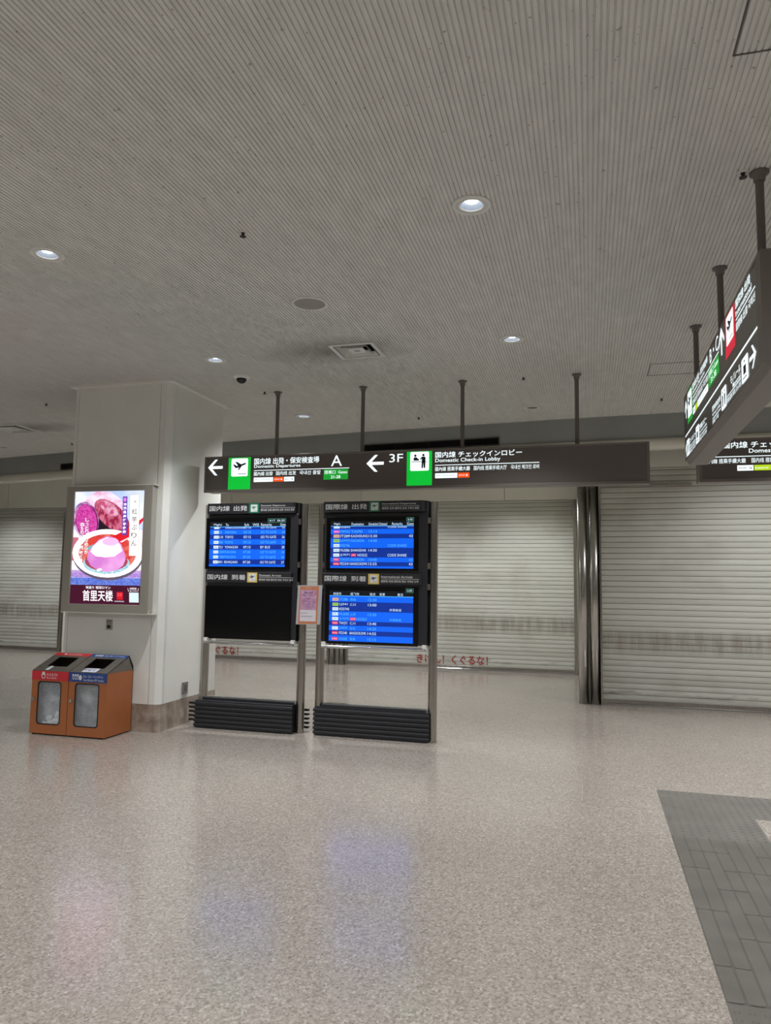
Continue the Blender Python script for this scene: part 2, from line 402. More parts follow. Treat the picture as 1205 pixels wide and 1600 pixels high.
MB().box(XL, XR, YF-0.1, YF, 0, CEIL+0.4, BW).build('wall_front', kind='structure')

# air grilles in the bulkhead
def grille(x0, x1, label, nsec):
    y0, y1 = edge_y(x0)+BO, edge_y(x1)+BO; z0, z1 = 3.512, 3.628
    t = thing('air_grille', ((x0+x1)/2, (y0+y1)/2, z0), label, 'air vent', 'air grilles in the bulkhead')
    L = math.hypot(x1-x0, y1-y0); ux, uy = (x1-x0)/L, (y1-y0)/L
    fr = lambda u, v, n: (x0+ux*u+uy*n, y0+uy*u-ux*n, v)
    MB().rect(0, z0, L, z1, fr, 0.004, GAP).build('backing', t)
    b = MB(); b.ring([(0, z0), (L, z0), (L, z1), (0, z1)], [(0.012, z0+0.012), (L-0.012, z0+0.012), (L-0.012, z1-0.012), (0.012, z1-0.012)], fr, 0.0, 0.02, mat('grille frame', srgb(110, 106, 100), 0.5)); b.build('frame', t)
    b = MB(); GB = mat('grille blade', srgb(38, 38, 42), 0.5)
    for i in range(7):
        z = z0+0.018+i*0.0145; b.add([fr(0.01, z, 0.016), fr(L-0.01, z, 0.016), fr(L-0.01, z+0.006, 0.006), fr(0.01, z+0.006, 0.006)], [(0, 1, 2, 3)], GB)
    for k in range(1, nsec): b.prism([(L*k/nsec-0.006, z0+0.01), (L*k/nsec+0.006, z0+0.01), (L*k/nsec+0.006, z1-0.01), (L*k/nsec-0.006, z1-0.01)], fr, 0.004, 0.017, GB)
    b.build('blades', t)
grille(-3.24, -1.18, 'long black louvred air grille high behind the wide hanging sign', 4)
grille(-9.12, -8.46, 'short black louvred air grille high on the bulkhead, beside the column head', 1)

# ================================================================== COLUMN
t = thing('square_column', (-4.95, 7.53, 0), 'large square grey column carrying an illuminated poster', 'column')
c = 0.05
loop = [(COLX0+0.02, COLY0+0.004), (COLX1-c, COLY0+0.004), (COLX1-0.004, COLY0+c), (COLX1-0.004, COLY1-0.004), (COLX0+0.004, COLY1-0.004), (COLX0+0.004, COLY0+0.02)]
plan = lambda u, v, n: (u, v, n)
b = MB(); b.prism(loop, plan, 0.28, CEIL+0.01, COLM); b.build('core', t, bevel=0.008)
b = MB(); b.box(COLX0+0.03, -4.475, COLY0-0.004, COLY0+0.004, 0.285, CEIL-0.02, COLM); b.build('front_panel', t)
b = MB(); b.box(COLX1-0.004, COLX1+0.004, COLY0+0.09, COLY1-0.02, 0.285, CEIL-0.02, COLM); b.build('side_panel', t)
b = MB(); b.add([( -4.466, COLY0-0.006, z) for z in (0.285, CEIL-0.02)]+[(COLX1-c+0.002, COLY0-0.006, z) for z in (0.285, CEIL-0.02)]+[(COLX1+0.006, COLY0+c-0.002, z) for z in (0.285, CEIL-0.02)]+[(COLX1+0.006, COLY0+0.084, z) for z in (0.285, CEIL-0.02)]
      + [(-4.466, COLY0+0.01, z) for z in (0.285, CEIL-0.02)]+[(COLX1-0.01, COLY0+0.084, z) for z in (0.285, CEIL-0.02)],
      [(0, 2, 3, 1), (2, 4, 5, 3), (4, 6, 7, 5), (8, 0, 1, 9), (6, 10, 11, 7)], COLM); b.build('corner_strip', t)
b = MB(); b.box(COLX0-0.012, COLX0+0.026, COLY0-0.006, COLY0+0.02, 0.285, CEIL-0.02, COLM); b.build('corner_strip', t)
b = MB(); e = 0.004
b.prism([(COLX0-e, COLY0-e), (COLX1-c+0.01, COLY0-e), (COLX1+e, COLY0+c-0.01), (COLX1+e, COLY1+e), (COLX0-e, COLY1+e)], plan, 0.0, 0.283, GRANITE); b.build('plinth', t, 'mottled brown granite plinth')
b = MB(); g = 0.065
b.ring([(COLX0-g, COLY0-g), (COLX1+g, COLY0-g), (COLX1+g, COLY1+g), (COLX0-g, COLY1+g)], [(COLX0+0.01, COLY0+0.01), (COLX1-0.02, COLY0+0.01), (COLX1-0.01, COLY1-0.01), (COLX0+0.01, COLY1-0.01)], lambda u, v, n: (u, v, CEIL-n), -0.004, 0.024, WHITE)
b.build('ceiling_trim', t)

t = thing('wall_socket', (-4.345, 7.43, 0.33), 'small grey socket plate low on the right face of the square column', 'socket')
MB().box(-4.346, -4.332, 7.375, 7.485, 0.33, 0.46, mat('grey plastic', srgb(118, 116, 112), 0.5)).build('plate', t, bevel=0.003)
MB().box(-4.3325, -4.330, 7.405, 7.455, 0.36, 0.43, mat('dark plastic', srgb(84, 82, 80), 0.5)).build('cover', t)
t = thing('switch_plate', (-4.98, 6.925, 1.05), 'small grey switch plate under the illuminated poster on the column', 'switch')
MB().box(-5.02, -4.945, 6.916, 6.926, 1.045, 1.155, mat('plate grey', srgb(158, 152, 144), 0.5)).build('plate', t, bevel=0.002)
b = MB(); b.box(-5.004, -4.962, 6.9145, 6.917, 1.06, 1.095, GAP); b.build('socket_hole', t)
b = MB(); b.text('電源', -5.01, 1.125, -4.955, 1.145, front(6.9155), 0.0, GAP, 0.0); b.text('OFF ON', -5.008, 1.105, -4.957, 1.116, front(6.9155), 0.0, GAP, 0.0); b.build('lettering', t)

# illuminated poster
PX0, PX1, PZ0, PZ1 = -5.53, -4.455, 1.232, 2.592
t = thing('poster_lightbox', (-5.0, 6.88, PZ0), 'illuminated poster of purple sweet potato pudding in a grey frame on the column', 'poster')
YP = 6.835
FRM = mat('grey frame metal', srgb(158, 154, 144), 0.38)
dx0, dx1, dz0, dz1 = -5.432, -4.56, 1.318, 2.535
b = MB(); b.box(PX0+0.01, PX1-0.01, YP+0.02, 6.922, PZ0+0.01, PZ1-0.01, FRM); b.build('box', t)
b = MB(); b.ring([(PX0, PZ0), (PX1, PZ0), (PX1, PZ1), (PX0, PZ1)], [(dx0, dz0), (dx1, dz0), (dx1, dz1), (dx0, dz1)], front(YP), -0.02, 0.012, FRM); b.build('frame', t, bevel=0.004)
for a in ((PX0-0.004, PX1+0.05, PZ0-0.012, PZ0+0.002), (PX0-0.004, PX1+0.01, PZ1-0.002, PZ1+0.01)): MB().box(a[0], a[1], YP-0.01, 6.92, a[2], a[3], CREAM).build('edge_strip', t)
W, H = dx1-dx0, dz1-dz0
pf = lambda u, v, n: (dx0+(u-200+ (v-125)*0.055)/782*W, YP+0.004-n, dz1-(v-127)/1250*H)   # u,v in the poster drawing's own units
def gl(n, r, g, b_, s=0.92): return glow('poster '+n, srgb(r, g, b_), s*(2.0 if min(r, g, b_) > 235 else 1.1))
def gnoise(name, ca, cb_, scale, s=0.9, stretch=(1, 1, 1), lo=0.38, hi=0.62):
    if 'poster '+name in MATS: return MATS['poster '+name]
    m = glow('poster '+name, ca, s*(1.25 if min(cb_[:3]) > 0.75 else 1.1)); t_ = NT(m); P, X = t_.coords(); n = t_.node('ShaderNodeTexNoise'); n.inputs['Scale'].default_value = scale; n.inputs['Detail'].default_value = 5
    t_.l(t_.scaled(P, stretch), n.inputs['Vector']); t_.l(t_.ramp(n.outputs[0], [(lo, ca), (hi, cb_)]), t_.b.inputs['Emission Color']); return m
class Clip:  # draws flat shapes layer on layer on the poster, clipped to its edge
    def __init__(s): s.b = MB(); s.n = 0.0
    def poly(s, pts, m):
        s.n += 0.00012
        q = [(min(max(u+(v-125)*0.055, 200.5), 981.5), min(max(v, 127.5), 1376.5)) for u, v in pts]
        q = [(u-(v-125)*0.055, v) for u, v in q]
        out = [q[0]]
        for p in q[1:]:
            if abs(p[0]-out[-1][0])+abs(p[1]-out[-1][1]) > 0.5: out.append(p)
        s.b.flat(out[::-1], pf, s.n, m); return s
k = Clip()
k.poly([(100, 120), (1000, 120), (1000, 1380), (100, 1380)], gnoise('sky', srgb(176, 198, 246), srgb(232, 236, 252), 3, 0.92))
k.poly([(100, 560), (1000, 560), (1000, 1010), (100, 1010)], gnoise('cloth', srgb(236, 220, 234), srgb(252, 240, 246), 12, 0.92))
k.poly([(100, 640), (230, 640), (260, 900), (100, 900)], gl('rose', 214, 120, 140, 0.8))
k.poly([(100, 1005), (1000, 1005), (1000, 1035), (100, 1035)], gl('lilac band', 196, 160, 220))
k.poly([(100, 1035), (1000, 1035), (1000, 1085), (100, 1085)], gnoise('violet band', srgb(150, 110, 206), srgb(204, 170, 228), 40, 0.9, (1, 1, 6)))
k.poly([(100, 1088), (1000, 1088), (1000, 1170), (100, 1170)], gnoise('blue mat', srgb(70, 96, 206), srgb(128, 150, 226), 60, 0.9))
k.poly(ell(545, 330, 250, 190, 28), gnoise('potato skin pale', srgb(220, 160, 196), srgb(246, 226, 244), 9, 0.92, (1, 1, 2)))
k.poly([(380, 430), (760, 380), (800, 660), (400, 660)], gl('shadow', 40, 28, 40, 0.6))
k.poly(ell(610, 400, 240, 125, 43), gnoise('potato skin red', srgb(150, 26, 66), srgb(222, 120, 150), 16, 0.9, (2, 1, 1)))
k.poly(ell(585, 320, 120, 60, 40), gnoise('potato skin pink', srgb(200, 70, 120), srgb(240, 190, 214), 22, 0.92))
k.poly(ell(318, 450, 146, 210, -8), gnoise('skin rim', srgb(150, 70, 150), srgb(228, 190, 226), 14, 0.9))
k.poly(ell(330, 465, 128, 200, -8), gl('skin line', 120, 24, 92, 0.8))
k.poly(ell(326, 460, 118, 190, -8), gnoise('flesh', srgb(188, 30, 140), srgb(226, 96, 186), 60, 0.95))
k.poly(ell(560, 845, 392, 270, 0), gl('bowl foot shade', 120, 104, 128, 0.6))
k.poly(ell(556, 818, 390, 266, 0), gl('bowl rim', 250, 248, 246, 0.98))
k.poly(ell(556, 818, 322, 214, 0), gnoise('bowl red', srgb(214, 60, 60), srgb(238, 128, 112), 14, 0.9))
k.poly(ell(556, 700, 250, 60, 4), gl('bowl inner red', 222, 70, 58, 0.9))
k.poly([(330, 760), (400, 720), (420, 745), (330, 790)], gl('teal', 110, 190, 190, 0.9))
k.poly(ell(545, 930, 262, 118, 0), gnoise('glaze', srgb(90, 170, 190), srgb(226, 240, 246), 30, 0.9, (1, 1, 5)))
k.poly(ell(545, 905, 240, 110, 0), gl('bowl floor', 176, 74, 96, 0.8))
k.poly([(600, 640), (800, 545), (960, 425), (985, 455), (905, 520), (820, 640), (720, 720)], gl('spoon', 222, 26, 40, 0.95))
k.poly([(700, 690), (800, 640), (806, 650), (720, 702)], gl('spoon light', 250, 220, 224, 0.95))
pud = [(330, 880), (345, 810), (395, 735), (470, 665), (560, 628), (650, 650), (715, 720), (750, 810), (762, 880), (735, 950), (670, 1000), (560, 1025), (450, 1005), (370, 955)]
k.poly(pud, gnoise('pudding', srgb(214, 126, 210), srgb(238, 168, 230), 5, 0.95))
k.poly([(372, 800), (400, 745), (470, 680), (560, 640), (640, 660), (700, 725), (725, 790), (640, 850), (540, 862), (430, 850)], gl('pudding gleam', 252, 240, 252, 1.0))
k.poly(ell(595, 690, 92, 46, 0), gl('pudding top', 236, 190, 238, 0.97))
k.poly(ell(470, 1000, 30, 12, -15), gl('pudding spark', 255, 246, 250, 1.0))
k.poly([(738, 190), (788, 190), (776, 620), (726, 620)], gl('banner', 98, 60, 170, 0.9))
k.poly(ell(761, 226, 17, 24), gl('banner crest', 224, 130, 226, 0.95))
k.poly([(815, 172), (922, 172), (906, 848), (797, 848)], gl('slip edge', 214, 182, 160, 0.9))
k.poly([(819, 176), (918, 176), (902, 844), (801, 844)], gl('slip', 254, 252, 252, 0.5))
k.poly([(100, 1168), (1000, 1168), (1000, 1380), (100, 1380)], gl('footer', 74, 12, 44, 0.75))
k.poly([(660, 1240), (730, 1240), (730, 1325), (660, 1325)], gl('seal', 206, 18, 40, 0.9))
k.b.build('picture', t)
b = MB(); PW = gl('white ink', 252, 250, 255, 0.62); PD = gl('dark ink', 66, 48, 60, 0.6)
tf = lambda u, v, n: pf(u, -v, 0.0062+n)      # letters, v upwards
def vt(s, u, v, size, m, bold=0.02, step=1.1, sl=-0.055): b.vtext(s, u, -v, size, tf, 0.0, m, bold, step, sl)
PS = gl('letter edge', 60, 20, 70, 0.5)
for d, m_, bo in ((0.0, PS, 0.06), (0.0006, PW, 0.02)):
    b.vtext('しっとり なめらか', 318, -425, 41, lambda u, v, n: tf(u, v, d), 0, m_, bo, 1.1, -0.05)
    b.vtext('自然の甘さと風味が豊か', 262, -475, 41, lambda u, v, n: tf(u, v, d), 0, m_, bo, 1.1, -0.05)
vt('沖縄県産紅芋使用', 746, 262, 34, PW, 0.03, 1.28)
vt('紅芋ぷりん', 838, 330, 58, PD, 0.0, 1.5)
b.text('和', 862, -262, 884, -238, tf, 0, PD, 0.0)
b.text('味造り 琉球ロマン', 320, -1212, 596, -1180, tf, 0, PW, 0.01)
b.text('首里天楼', 284, -1345, 620, -1225, tf, 0.0, PW, 0.012)
b.text('首里', 668, -1290, 722, -1250, tf, 0, gl('seal ink', 240, 90, 96, 0.9), 0.01)
b.text('SHURITENROU', 638, -1348, 742, -1336, tf, 0, PW, 0.0)
b.text('詳細情報', 806, -1212, 880, -1190, tf, 0, PW, 0.0); b.text('はこちら', 806, -1236, 880, -1216, tf, 0, PW, 0.0)
b.rect(800, -1350, 902, -1244, tf, 0, gl('code field', 214, 236, 240, 0.95))
b.text('\\', 782, -1236, 796, -1196, tf, 0, PW, 0.0); b.text('/', 890, -1236, 904, -1196, tf, 0, PW, 0.0)
b.build('lettering', t)

# ================================================================== SHUTTERS
def shutter(x0, x1, z1, Y, label, text=None, guides=(True, True)):
    t = thing('roller_shutter', ((x0+x1)/2, Y, 0), label, 'shutter', 'closed roller shutters')
    b = MB(); p = 0.075; z = 0.075; rows = []
    while z < z1-0.001:
        zt = min(z+p, z1)
        rows.append([(z, 0.011), (z+0.003, 0.001), (z+0.03, -0.003), (zt-0.007, -0.002), (zt-0.003, 0.008), (zt, 0.011)]); z += p
    for r in rows:
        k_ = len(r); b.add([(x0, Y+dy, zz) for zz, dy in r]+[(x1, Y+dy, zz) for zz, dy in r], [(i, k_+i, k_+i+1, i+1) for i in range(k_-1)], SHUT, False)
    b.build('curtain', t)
    b = MB(); b.box(x0, x1, Y-0.02, Y+0.025, 0.0, 0.03, CHROME); b.box(x0, x1, Y-0.010, Y+0.02, 0.03, 0.075, STEEL); b.build('bottom_bar', t, bevel=0.004)
    for s_, on in zip((0, 1), guides):
        if on:
            xa, xb = (x0-0.012, x0+0.012) if s_ == 0 else (x1-0.012, x1+0.03)
            MB().box(xa, xb, Y-0.035, Y+0.04, 0, z1, STEEL).build('guide', t)
    if text:
        b = MB(); b.text('きけん！くぐるな！', text[0], text[1], text[2], text[3], front(Y-0.0085), 0, DKRED, 0.012); b.build('warning_lettering', t, 'dark red warning lettering')
    return t
shutter(-15.9, -11.07, 3.12, YS, 'stained shutter ending beside the poster column, without any lettering', guides=(False, True))
shutter(-10.25, -4.9, 3.12, YS, 'shutter behind the domestic flight board with red lettering low down', text=(-8.13, 0.10, -6.80, 0.26))
shutter(-4.5, -0.25, 3.12, YS, 'far shutter behind the international board, red warning lettering along its foot', text=(-3.13, 0.10, -1.80, 0.265))
shutter(0.15, 7.9, 3.18, 10.45, 'widest grey shutter with a brownish grime band, beside the polished steel posts', guides=(True, False))

POSTM = mat('satin steel post', srgb(196, 193, 188), 0.26, 1.0)
def post(name, x, y, r, z1, label, dims=None):
    b = MB(); loop = ell(0, 0, r, r*0.9, 0, 28, 180, 360)+[(r, 0.05), (-r, 0.05)]
    b.prism([(x+u, y+v) for u, v in loop], plan, 0, z1, POSTM if dims else STEEL)
    o = b.build(name); me = o.data
    for p in me.polygons: p.use_smooth = abs(p.normal.z) < 0.5 and p.normal.y < 0.1
    o['label'] = label; o['category'] = 'post'; o['group'] = 'shutter posts'; return o
post('shutter_post', -0.085, 10.47, 0.064, 2.935, 'left of the two polished steel posts beside the nearest shutter', 1)
post('shutter_post', 0.068, 10.47, 0.064, 2.935, 'right of the two polished steel posts, touching the nearest shutter', 1)
post('shutter_post', -4.80, YS-0.03, 0.058, 3.11, 'left of the two dull steel posts seen far back between the board frames')
post('shutter_post', -4.61, YS-0.03, 0.058, 3.11, 'right of the two dull steel posts seen far back between the board frames')
MB().box(-0.15, 1.33, 10.405, 10.44, 2.936, 2.952, STEEL).build('trim_5', kind='structure')

# ================================================================== CEILING FIXTURES
def beam(x, y, z, row):
    d = BEAMS.get(row)
    if d is None:
        d = bpy.data.lights.new('downlight', 'SPOT'); d.energy = SPOT_W*ROW_GAIN[row]; d.color = SPOT_C; d.spot_size = math.radians(ROW_CONE[row])
        d.spot_blend = 0.6 if row == 'recess' else 0.85; d.shadow_soft_size = 0.055; BEAMS[row] = d
    o = bpy.data.objects.new('downlight_beam', d); sc.collection.objects.link(o); o.location = (x, y, z)
BEAMS = {}
row_of = lambda y: 'behind' if y < 2 else 'front' if y < 5 else 'middle' if y < 7.5 else 'back'
TRIM = mat('fixture trim', srgb(212, 212, 206), 0.5); CONE = mat('fixture reflector', srgb(150, 156, 168), 0.35, 0.3); LAMP = glow('lamp lens', (0.92, 0.97, 1, 1), 11.0); OFFL = mat('unlit lens', srgb(150, 148, 142), 0.4)
def downlight(label, on=True, group='recessed downlights'):
    t = thing('recessed_downlight', (0, 0, CEIL), label, 'ceiling light', group)
    b = MB(); b.lathe([(0.112, 0.004), (0.112, -0.005), (0.108, -0.008), (0.088, -0.009), (0.086, -0.004), (0.083, -0.004), (0.081, -0.008), (0.066, -0.006), (0.066, 0.006)], (0, 0, CEIL), TRIM); b.build('trim_ring', t)
    b = MB(); b.lathe([(0.067, -0.002), (0.056, 0.02), (0.044, 0.036), (0.036, 0.042)], (0, 0, CEIL), CONE if on else OFFL); b.build('reflector', t)
    b = MB(); b.lathe([(0.042, 0.030), (0.034, 0.020), (0.0, 0.014)], (0, 0, CEIL), LAMP if on else OFFL); b.build('lamp', t)
    return t
lit_labels = ['lit downlight nearest the top of the picture, right of centre', 'lit downlight at the far left of the ceiling',
              'lit downlight above the square column, beside the black dome camera', 'lit downlight to the right of the square ceiling diffuser',
              'small far lit downlight above the left end of the wide hanging sign']
proto = None
for (x, y), lab in zip(LIT, lit_labels):
    if proto is None: proto = downlight(lab); proto.location = (x, y, CEIL)
    else: copy_tree(proto, (x, y, CEIL), lab)
    beam(x, y, CEIL+0.010, row_of(y))
for x, y in FAR_LIT:  # unseen lamps carrying the grid on, added to light the hall
    o = copy_tree(proto, (x, y, CEIL), 'lit round recessed downlight added out of view to light the hall', 'added downlights out of view')
    beam(x, y, CEIL+0.010, row_of(y))
for (x, y), lab in zip(RECESS_LIT, ('a', 'b', 'c', 'd', 'e')):
    o = copy_tree(proto, (x, y, CEIL-0.012), 'lit recessed downlight behind the bulkhead in front of the far shutters', 'downlights before the far shutters')
    beam(x, y, CEIL-0.03, 'recess')
off = downlight('unlit oval-looking downlight near the bulkhead, right of the sign rods', False); off.location = (UNLIT[0][0], UNLIT[0][1], CEIL)
copy_tree(off, (UNLIT[1][0], UNLIT[1][1], CEIL), 'unlit downlight at the far left edge below the ceiling diffuser')

t = thing('ceiling_speaker', (SPEAKER[0], SPEAKER[1], CEIL), 'round grey ceiling speaker in front of the square diffuser', 'speaker')
b = MB(); b.lathe([(0.142, 0.004), (0.142, -0.006), (0.136, -0.009), (0.122, -0.009), (0.120, -0.004)], (SPEAKER[0], SPEAKER[1], CEIL), TRIM); b.build('trim_ring', t)
b = MB(); b.lathe([(0.121, -0.005), (0.07, -0.010), (0.0, -0.012)], (SPEAKER[0], SPEAKER[1], CEIL), mat('speaker mesh', srgb(150, 146, 139), 0.7)); b.build('speaker_mesh', t)
def diffuser(x, y, h, label):
    t = thing('air_diffuser', (x, y, CEIL), label, 'air vent', 'square ceiling diffusers')
    sq = lambda r: [(x-r, y-r), (x+r, y-r), (x+r, y+r), (x-r, y+r)]
    fr = lambda u, v, n: (u, v, CEIL-n)
    MB().box(x-h+0.02, x+h-0.02, y-h+0.02, y+h-0.02, CEIL+0.09, CEIL+0.1, GAP).build('duct_back', t)
    b = MB(); b.ring(sq(h), sq(h*0.84), fr, 0.0, 0.012, TRIM); b.build('frame', t)
    b = MB()
    for ro, ri in ((0.78, 0.68), (0.56, 0.47)):
        A = sq(h*ro); B = sq(h*ri); vs = [fr(u, v, -0.03) for u, v in B]+[fr(u, v, 0.010) for u, v in A]
        b.add(vs, [(i, (i+1) % 4, 4+(i+1) % 4, 4+i) for i in range(4)], TRIM)
    b.ring(sq(h*0.34), sq(h*0.13), fr, -0.004, 0.006, TRIM); b.box(x-h*0.14, x+h*0.14, y-h*0.14, y+h*0.14, CEIL-0.004, CEIL+0.004, OFFL)
    b.build('louvre', t)
    b = MB()
    for r0, r1 in ((0.84, 0.80),): b.ring(sq(h*r0), sq(h*r1), fr, -0.085, 0.0, GAP)
    b.build('duct', t)
diffuser(*DIFF[0], 'square louvred ceiling diffuser above the hanging sign, with sooty ribs around it')
diffuser(*DIFF[1], 'square ceiling diffuser at the left edge, beyond the square column')
x, y = DOME
t = thing('dome_camera', (x, y, CEIL), 'white ceiling camera with a black dome above the column', 'camera')
b = MB(); b.lathe([(0.088, 0.004), (0.088, -0.012), (0.078, -0.02), (0.05, -0.022)], (x, y, CEIL), WHITE); b.build('base', t)
b = MB(); b.lathe([(0.054*math.cos(a*PI/16), -0.022-0.05*math.sin(a*PI/16)) for a in range(9)], (x, y, CEIL), mat('black dome', srgb(8, 8, 9), 0.1)); b.build('dome', t)
SPR = [((-2.043, 3.981), 'small sprinkler head in the ceiling, between the two front downlights'), ((-2.117, 9.217), 'tiny sprinkler head far back between the sign rods'),
       ((-0.635, 7.615), 'sprinkler head beside the rightmost rod of the wide sign'), ((0.829, 8.843), 'sprinkler head by the bulkhead left of the angled sign'),
       ((-6.46, 7.51), 'small sprinkler head left of the column head'), ((-7.98, 9.9), 'tiny sprinkler head just left of the column, by the bulkhead'),
       ((-3.55, 7.578), 'small sprinkler head beside the leftmost rod of the wide sign'), ((0.797, 4.0), 'sprinkler head next to the nearest rod of the angled sign')]
sp0 = None
for (x, y), lab in SPR:
    if sp0 is None:
        sp0 = thing('sprinkler_head', (0, 0, CEIL), lab, 'sprinkler', 'ceiling sprinklers')
        b = MB(); b.lathe([(0.03, 0.004), (0.03, -0.003), (0.014, -0.006)], (0, 0, CEIL), TRIM); b.build('collar', sp0)
        b = MB(); b.lathe([(0.013, 0.0), (0.009, -0.014), (0.009, -0.026), (0.02, -0.027), (0.02, -0.030), (0.0, -0.030)], (0, 0, CEIL), mat('sprinkler metal', srgb(60, 54, 50), 0.4, 0.5), 16); b.build('nozzle', sp0)
        sp0.location = (x, y, CEIL)
    else: copy_tree(sp0, (x, y, CEIL), lab)
def hatch(x0, x1, y0, y1, label):
    b = MB(); b.ring([(x0, y0), (x1, y0), (x1, y1), (x0, y1)], [(x0+0.008, y0+0.008), (x1-0.008, y0+0.008), (x1-0.008, y1-0.008), (x0+0.008, y1-0.008)], lambda u, v, n: (u, v, CEIL-n), -0.001, 0.002, mat('hatch edge', srgb(84, 76, 70), 0.6))
    o = b.build('access_hatch'); o['label'] = label; o['category'] = 'hatch'; o['group'] = 'ceiling access hatches'
hatch(0.60, 1.05, 7.43, 7.85, 'square access hatch outline in the ceiling behind the angled sign')
hatch(0.586, 1.04, 2.61, 3.07, 'access hatch outline at the top right corner of the ceiling')

# ================================================================== HANGING SIGNS
def plane_icon(b, u0, v0, s, fr, n, ink, white, r=0.08, h=None):
    h = h or s
    b.flat(rrect(u0, v0, u0+s, v0+h, s*r), fr, n, white)
    q = lambda pts: [(u0+a*s, v0+c_*h) for a, c_ in pts]
    for pts in ([(0.10, 0.66), (0.17, 0.68), (0.34, 0.58), (0.80, 0.74), (0.90, 0.73), (0.86, 0.66), (0.34, 0.46), (0.24, 0.48)],
                [(0.40, 0.60), (0.24, 0.80), (0.32, 0.82), (0.60, 0.67)], [(0.48, 0.54), (0.40, 0.34), (0.47, 0.35), (0.66, 0.62)], [(0.42, 0.12), (0.92, 0.12), (0.92, 0.15), (0.42, 0.15)]):
        b.flat(q(pts), fr, n+0.0008, ink)
def people_icon(b, u0, v0, s, fr, n, ink, white, h=None, kind='desk'):
    h = h or s
    b.flat(rrect(u0, v0, u0+s, v0+h, s*0.08), fr, n, white)
    q = lambda pts: [(u0+a*s, v0+c_*h) for a, c_ in pts]; w = n+0.0008
    if kind == 'desk':
        b.flat(q(ell(0.27, 0.80, 0.065, 0.065, 0, 14)), fr, w, ink); b.flat(q(ell(0.70, 0.82, 0.065, 0.065, 0, 14)), fr, w, ink)
        b.flat(q([(0.18, 0.54), (0.18, 0.68), (0.24, 0.72), (0.34, 0.71), (0.46, 0.60), (0.50, 0.62), (0.46, 0.54)]), fr, w, ink)
        b.flat(q([(0.60, 0.14), (0.68, 0.14), (0.70, 0.42), (0.72, 0.14), (0.80, 0.14), (0.82, 0.68), (0.78, 0.74), (0.62, 0.74), (0.52, 0.62), (0.56, 0.58), (0.62, 0.64)]), fr, w, ink)
        b.flat(q([(0.06, 0.46), (0.92, 0.46), (0.92, 0.49), (0.06, 0.49)]), fr, w, ink)
    elif kind == 'pair':
        for c_ in (0.3, 0.72):
            b.flat(q(ell(c_, 0.80, 0.07, 0.07, 0, 14)), fr, w, ink); b.flat(q([(c_-0.07, 0.14), (c_+0.07, 0.14), (c_+0.12, 0.66), (c_-0.12, 0.66)]), fr, w, ink)
    else:
        b.flat(q([(0.30, 0.30), (0.70, 0.30), (0.70, 0.66), (0.30, 0.66)]), fr, w, ink); b.flat(q([(0.42, 0.78), (0.58, 0.78), (0.58, 0.86), (0.42, 0.86)]), fr, w, ink); b.flat(q([(0.2, 0.14), (0.8, 0.14), (0.8, 0.19), (0.2, 0.19)]), fr, w, ink)
def arrow(b, cu, cv, s, fr, n, m, ang=180):
    a = math.radians(ang); rot = lambda p: (cu+(p[0]*math.cos(a)-p[1]*math.sin(a))*s[0], cv+(p[0]*math.sin(a)+p[1]*math.cos(a))*s[1])
    t_ = 0.085
    b.flat([rot(p) for p in [(-0.5, -t_), (0.36, -t_), (0.36, t_), (-0.5, t_)]], fr, n, m)
    b.flat([rot(p) for p in [(0.5, 0), (0.02, 0.48), (-0.16, 0.48), (0.28, 0.0)]], fr, n+0.0004, m)
    b.flat([rot(p) for p in [(0.5, 0), (0.28, 0.0), (-0.16, -0.48), (0.02, -0.48)]], fr, n+0.0004, m)
def rod(t, x, y, z0, name='hanging_rod'):
    b = MB(); RODM = mat('rod paint', srgb(104, 97, 91), 0.45)
    b.tube((x, y, z0), (x, y, CEIL-0.004), 0.021, RODM, 16)
    o = b.build(name, t)
    b = MB(); b.lathe([(0.022, -0.05), (0.029, -0.048), (0.030, -0.012), (0.048, -0.010), (0.048, 0.0)], (x, y, CEIL), RODM, 20); b.build('ceiling_rose', o)

# wide sign over the boards
SX0, SX1, SZ0, SZ1, SYF, SYB = -4.25, 0.585, 2.585, 3.0, 7.53, 7.74
def sign_body(t, x0, x1, z0, z1, yf, yb):
    b = MB(); b.box(x0, x1, yf+0.004, yb, z0+0.01, z1-0.004, SIGNM); b.build('housing', t, bevel=0.006)
    b = MB(); b.ring([(x0, z0), (x1, z0), (x1, z1), (x0, z1)], [(x0+0.028, z0+0.03), (x1-0.028, z0+0.03), (x1-0.028, z1-0.02), (x0+0.028, z1-0.02)], front(yf), -0.01, 0.008, SIGNM); b.build('frame', t, bevel=0.003)
    MB().rect(x0+0.02, z0+0.02, x1-0.02, z1-0.012, front(yf), 0.0, SIGNF).build('face_panel', t)
t = thing('hanging_sign', (-1.83, 7.63, SZ0), 'wide brown illuminated sign reading A and 3F with two arrows, above the flight boards', 'sign', 'hanging direction signs')
sign_body(t, SX0, SX1, SZ0, SZ1, SYF, SYB)
for x, y in ((-3.409, 7.635), (-2.388, 7.635), (-1.278, 7.635), (-0.099, 7.635)): rod(t, x, y, SZ1-0.01)
fr = front(SYF)
MB().rect(-3.948, 2.612, -3.672, 2.982, fr, 0.0015, GLG).build('green_panel', t, 'lit green panel')
MB().rect(-1.856, 2.612, -1.582, 2.982, fr, 0.0015, GLG).build('green_panel', t, 'lit green panel')
b = MB(); plane_icon(b, -3.912, 2.765, 0.205, fr, 0.0025, GLD, GLW); b.build('pictogram', t)
b = MB(); people_icon(b, -1.818, 2.772, 0.203, fr, 0.0025, GLD, GLW); b.build('pictogram', t)
b = MB(); n = 0.0015
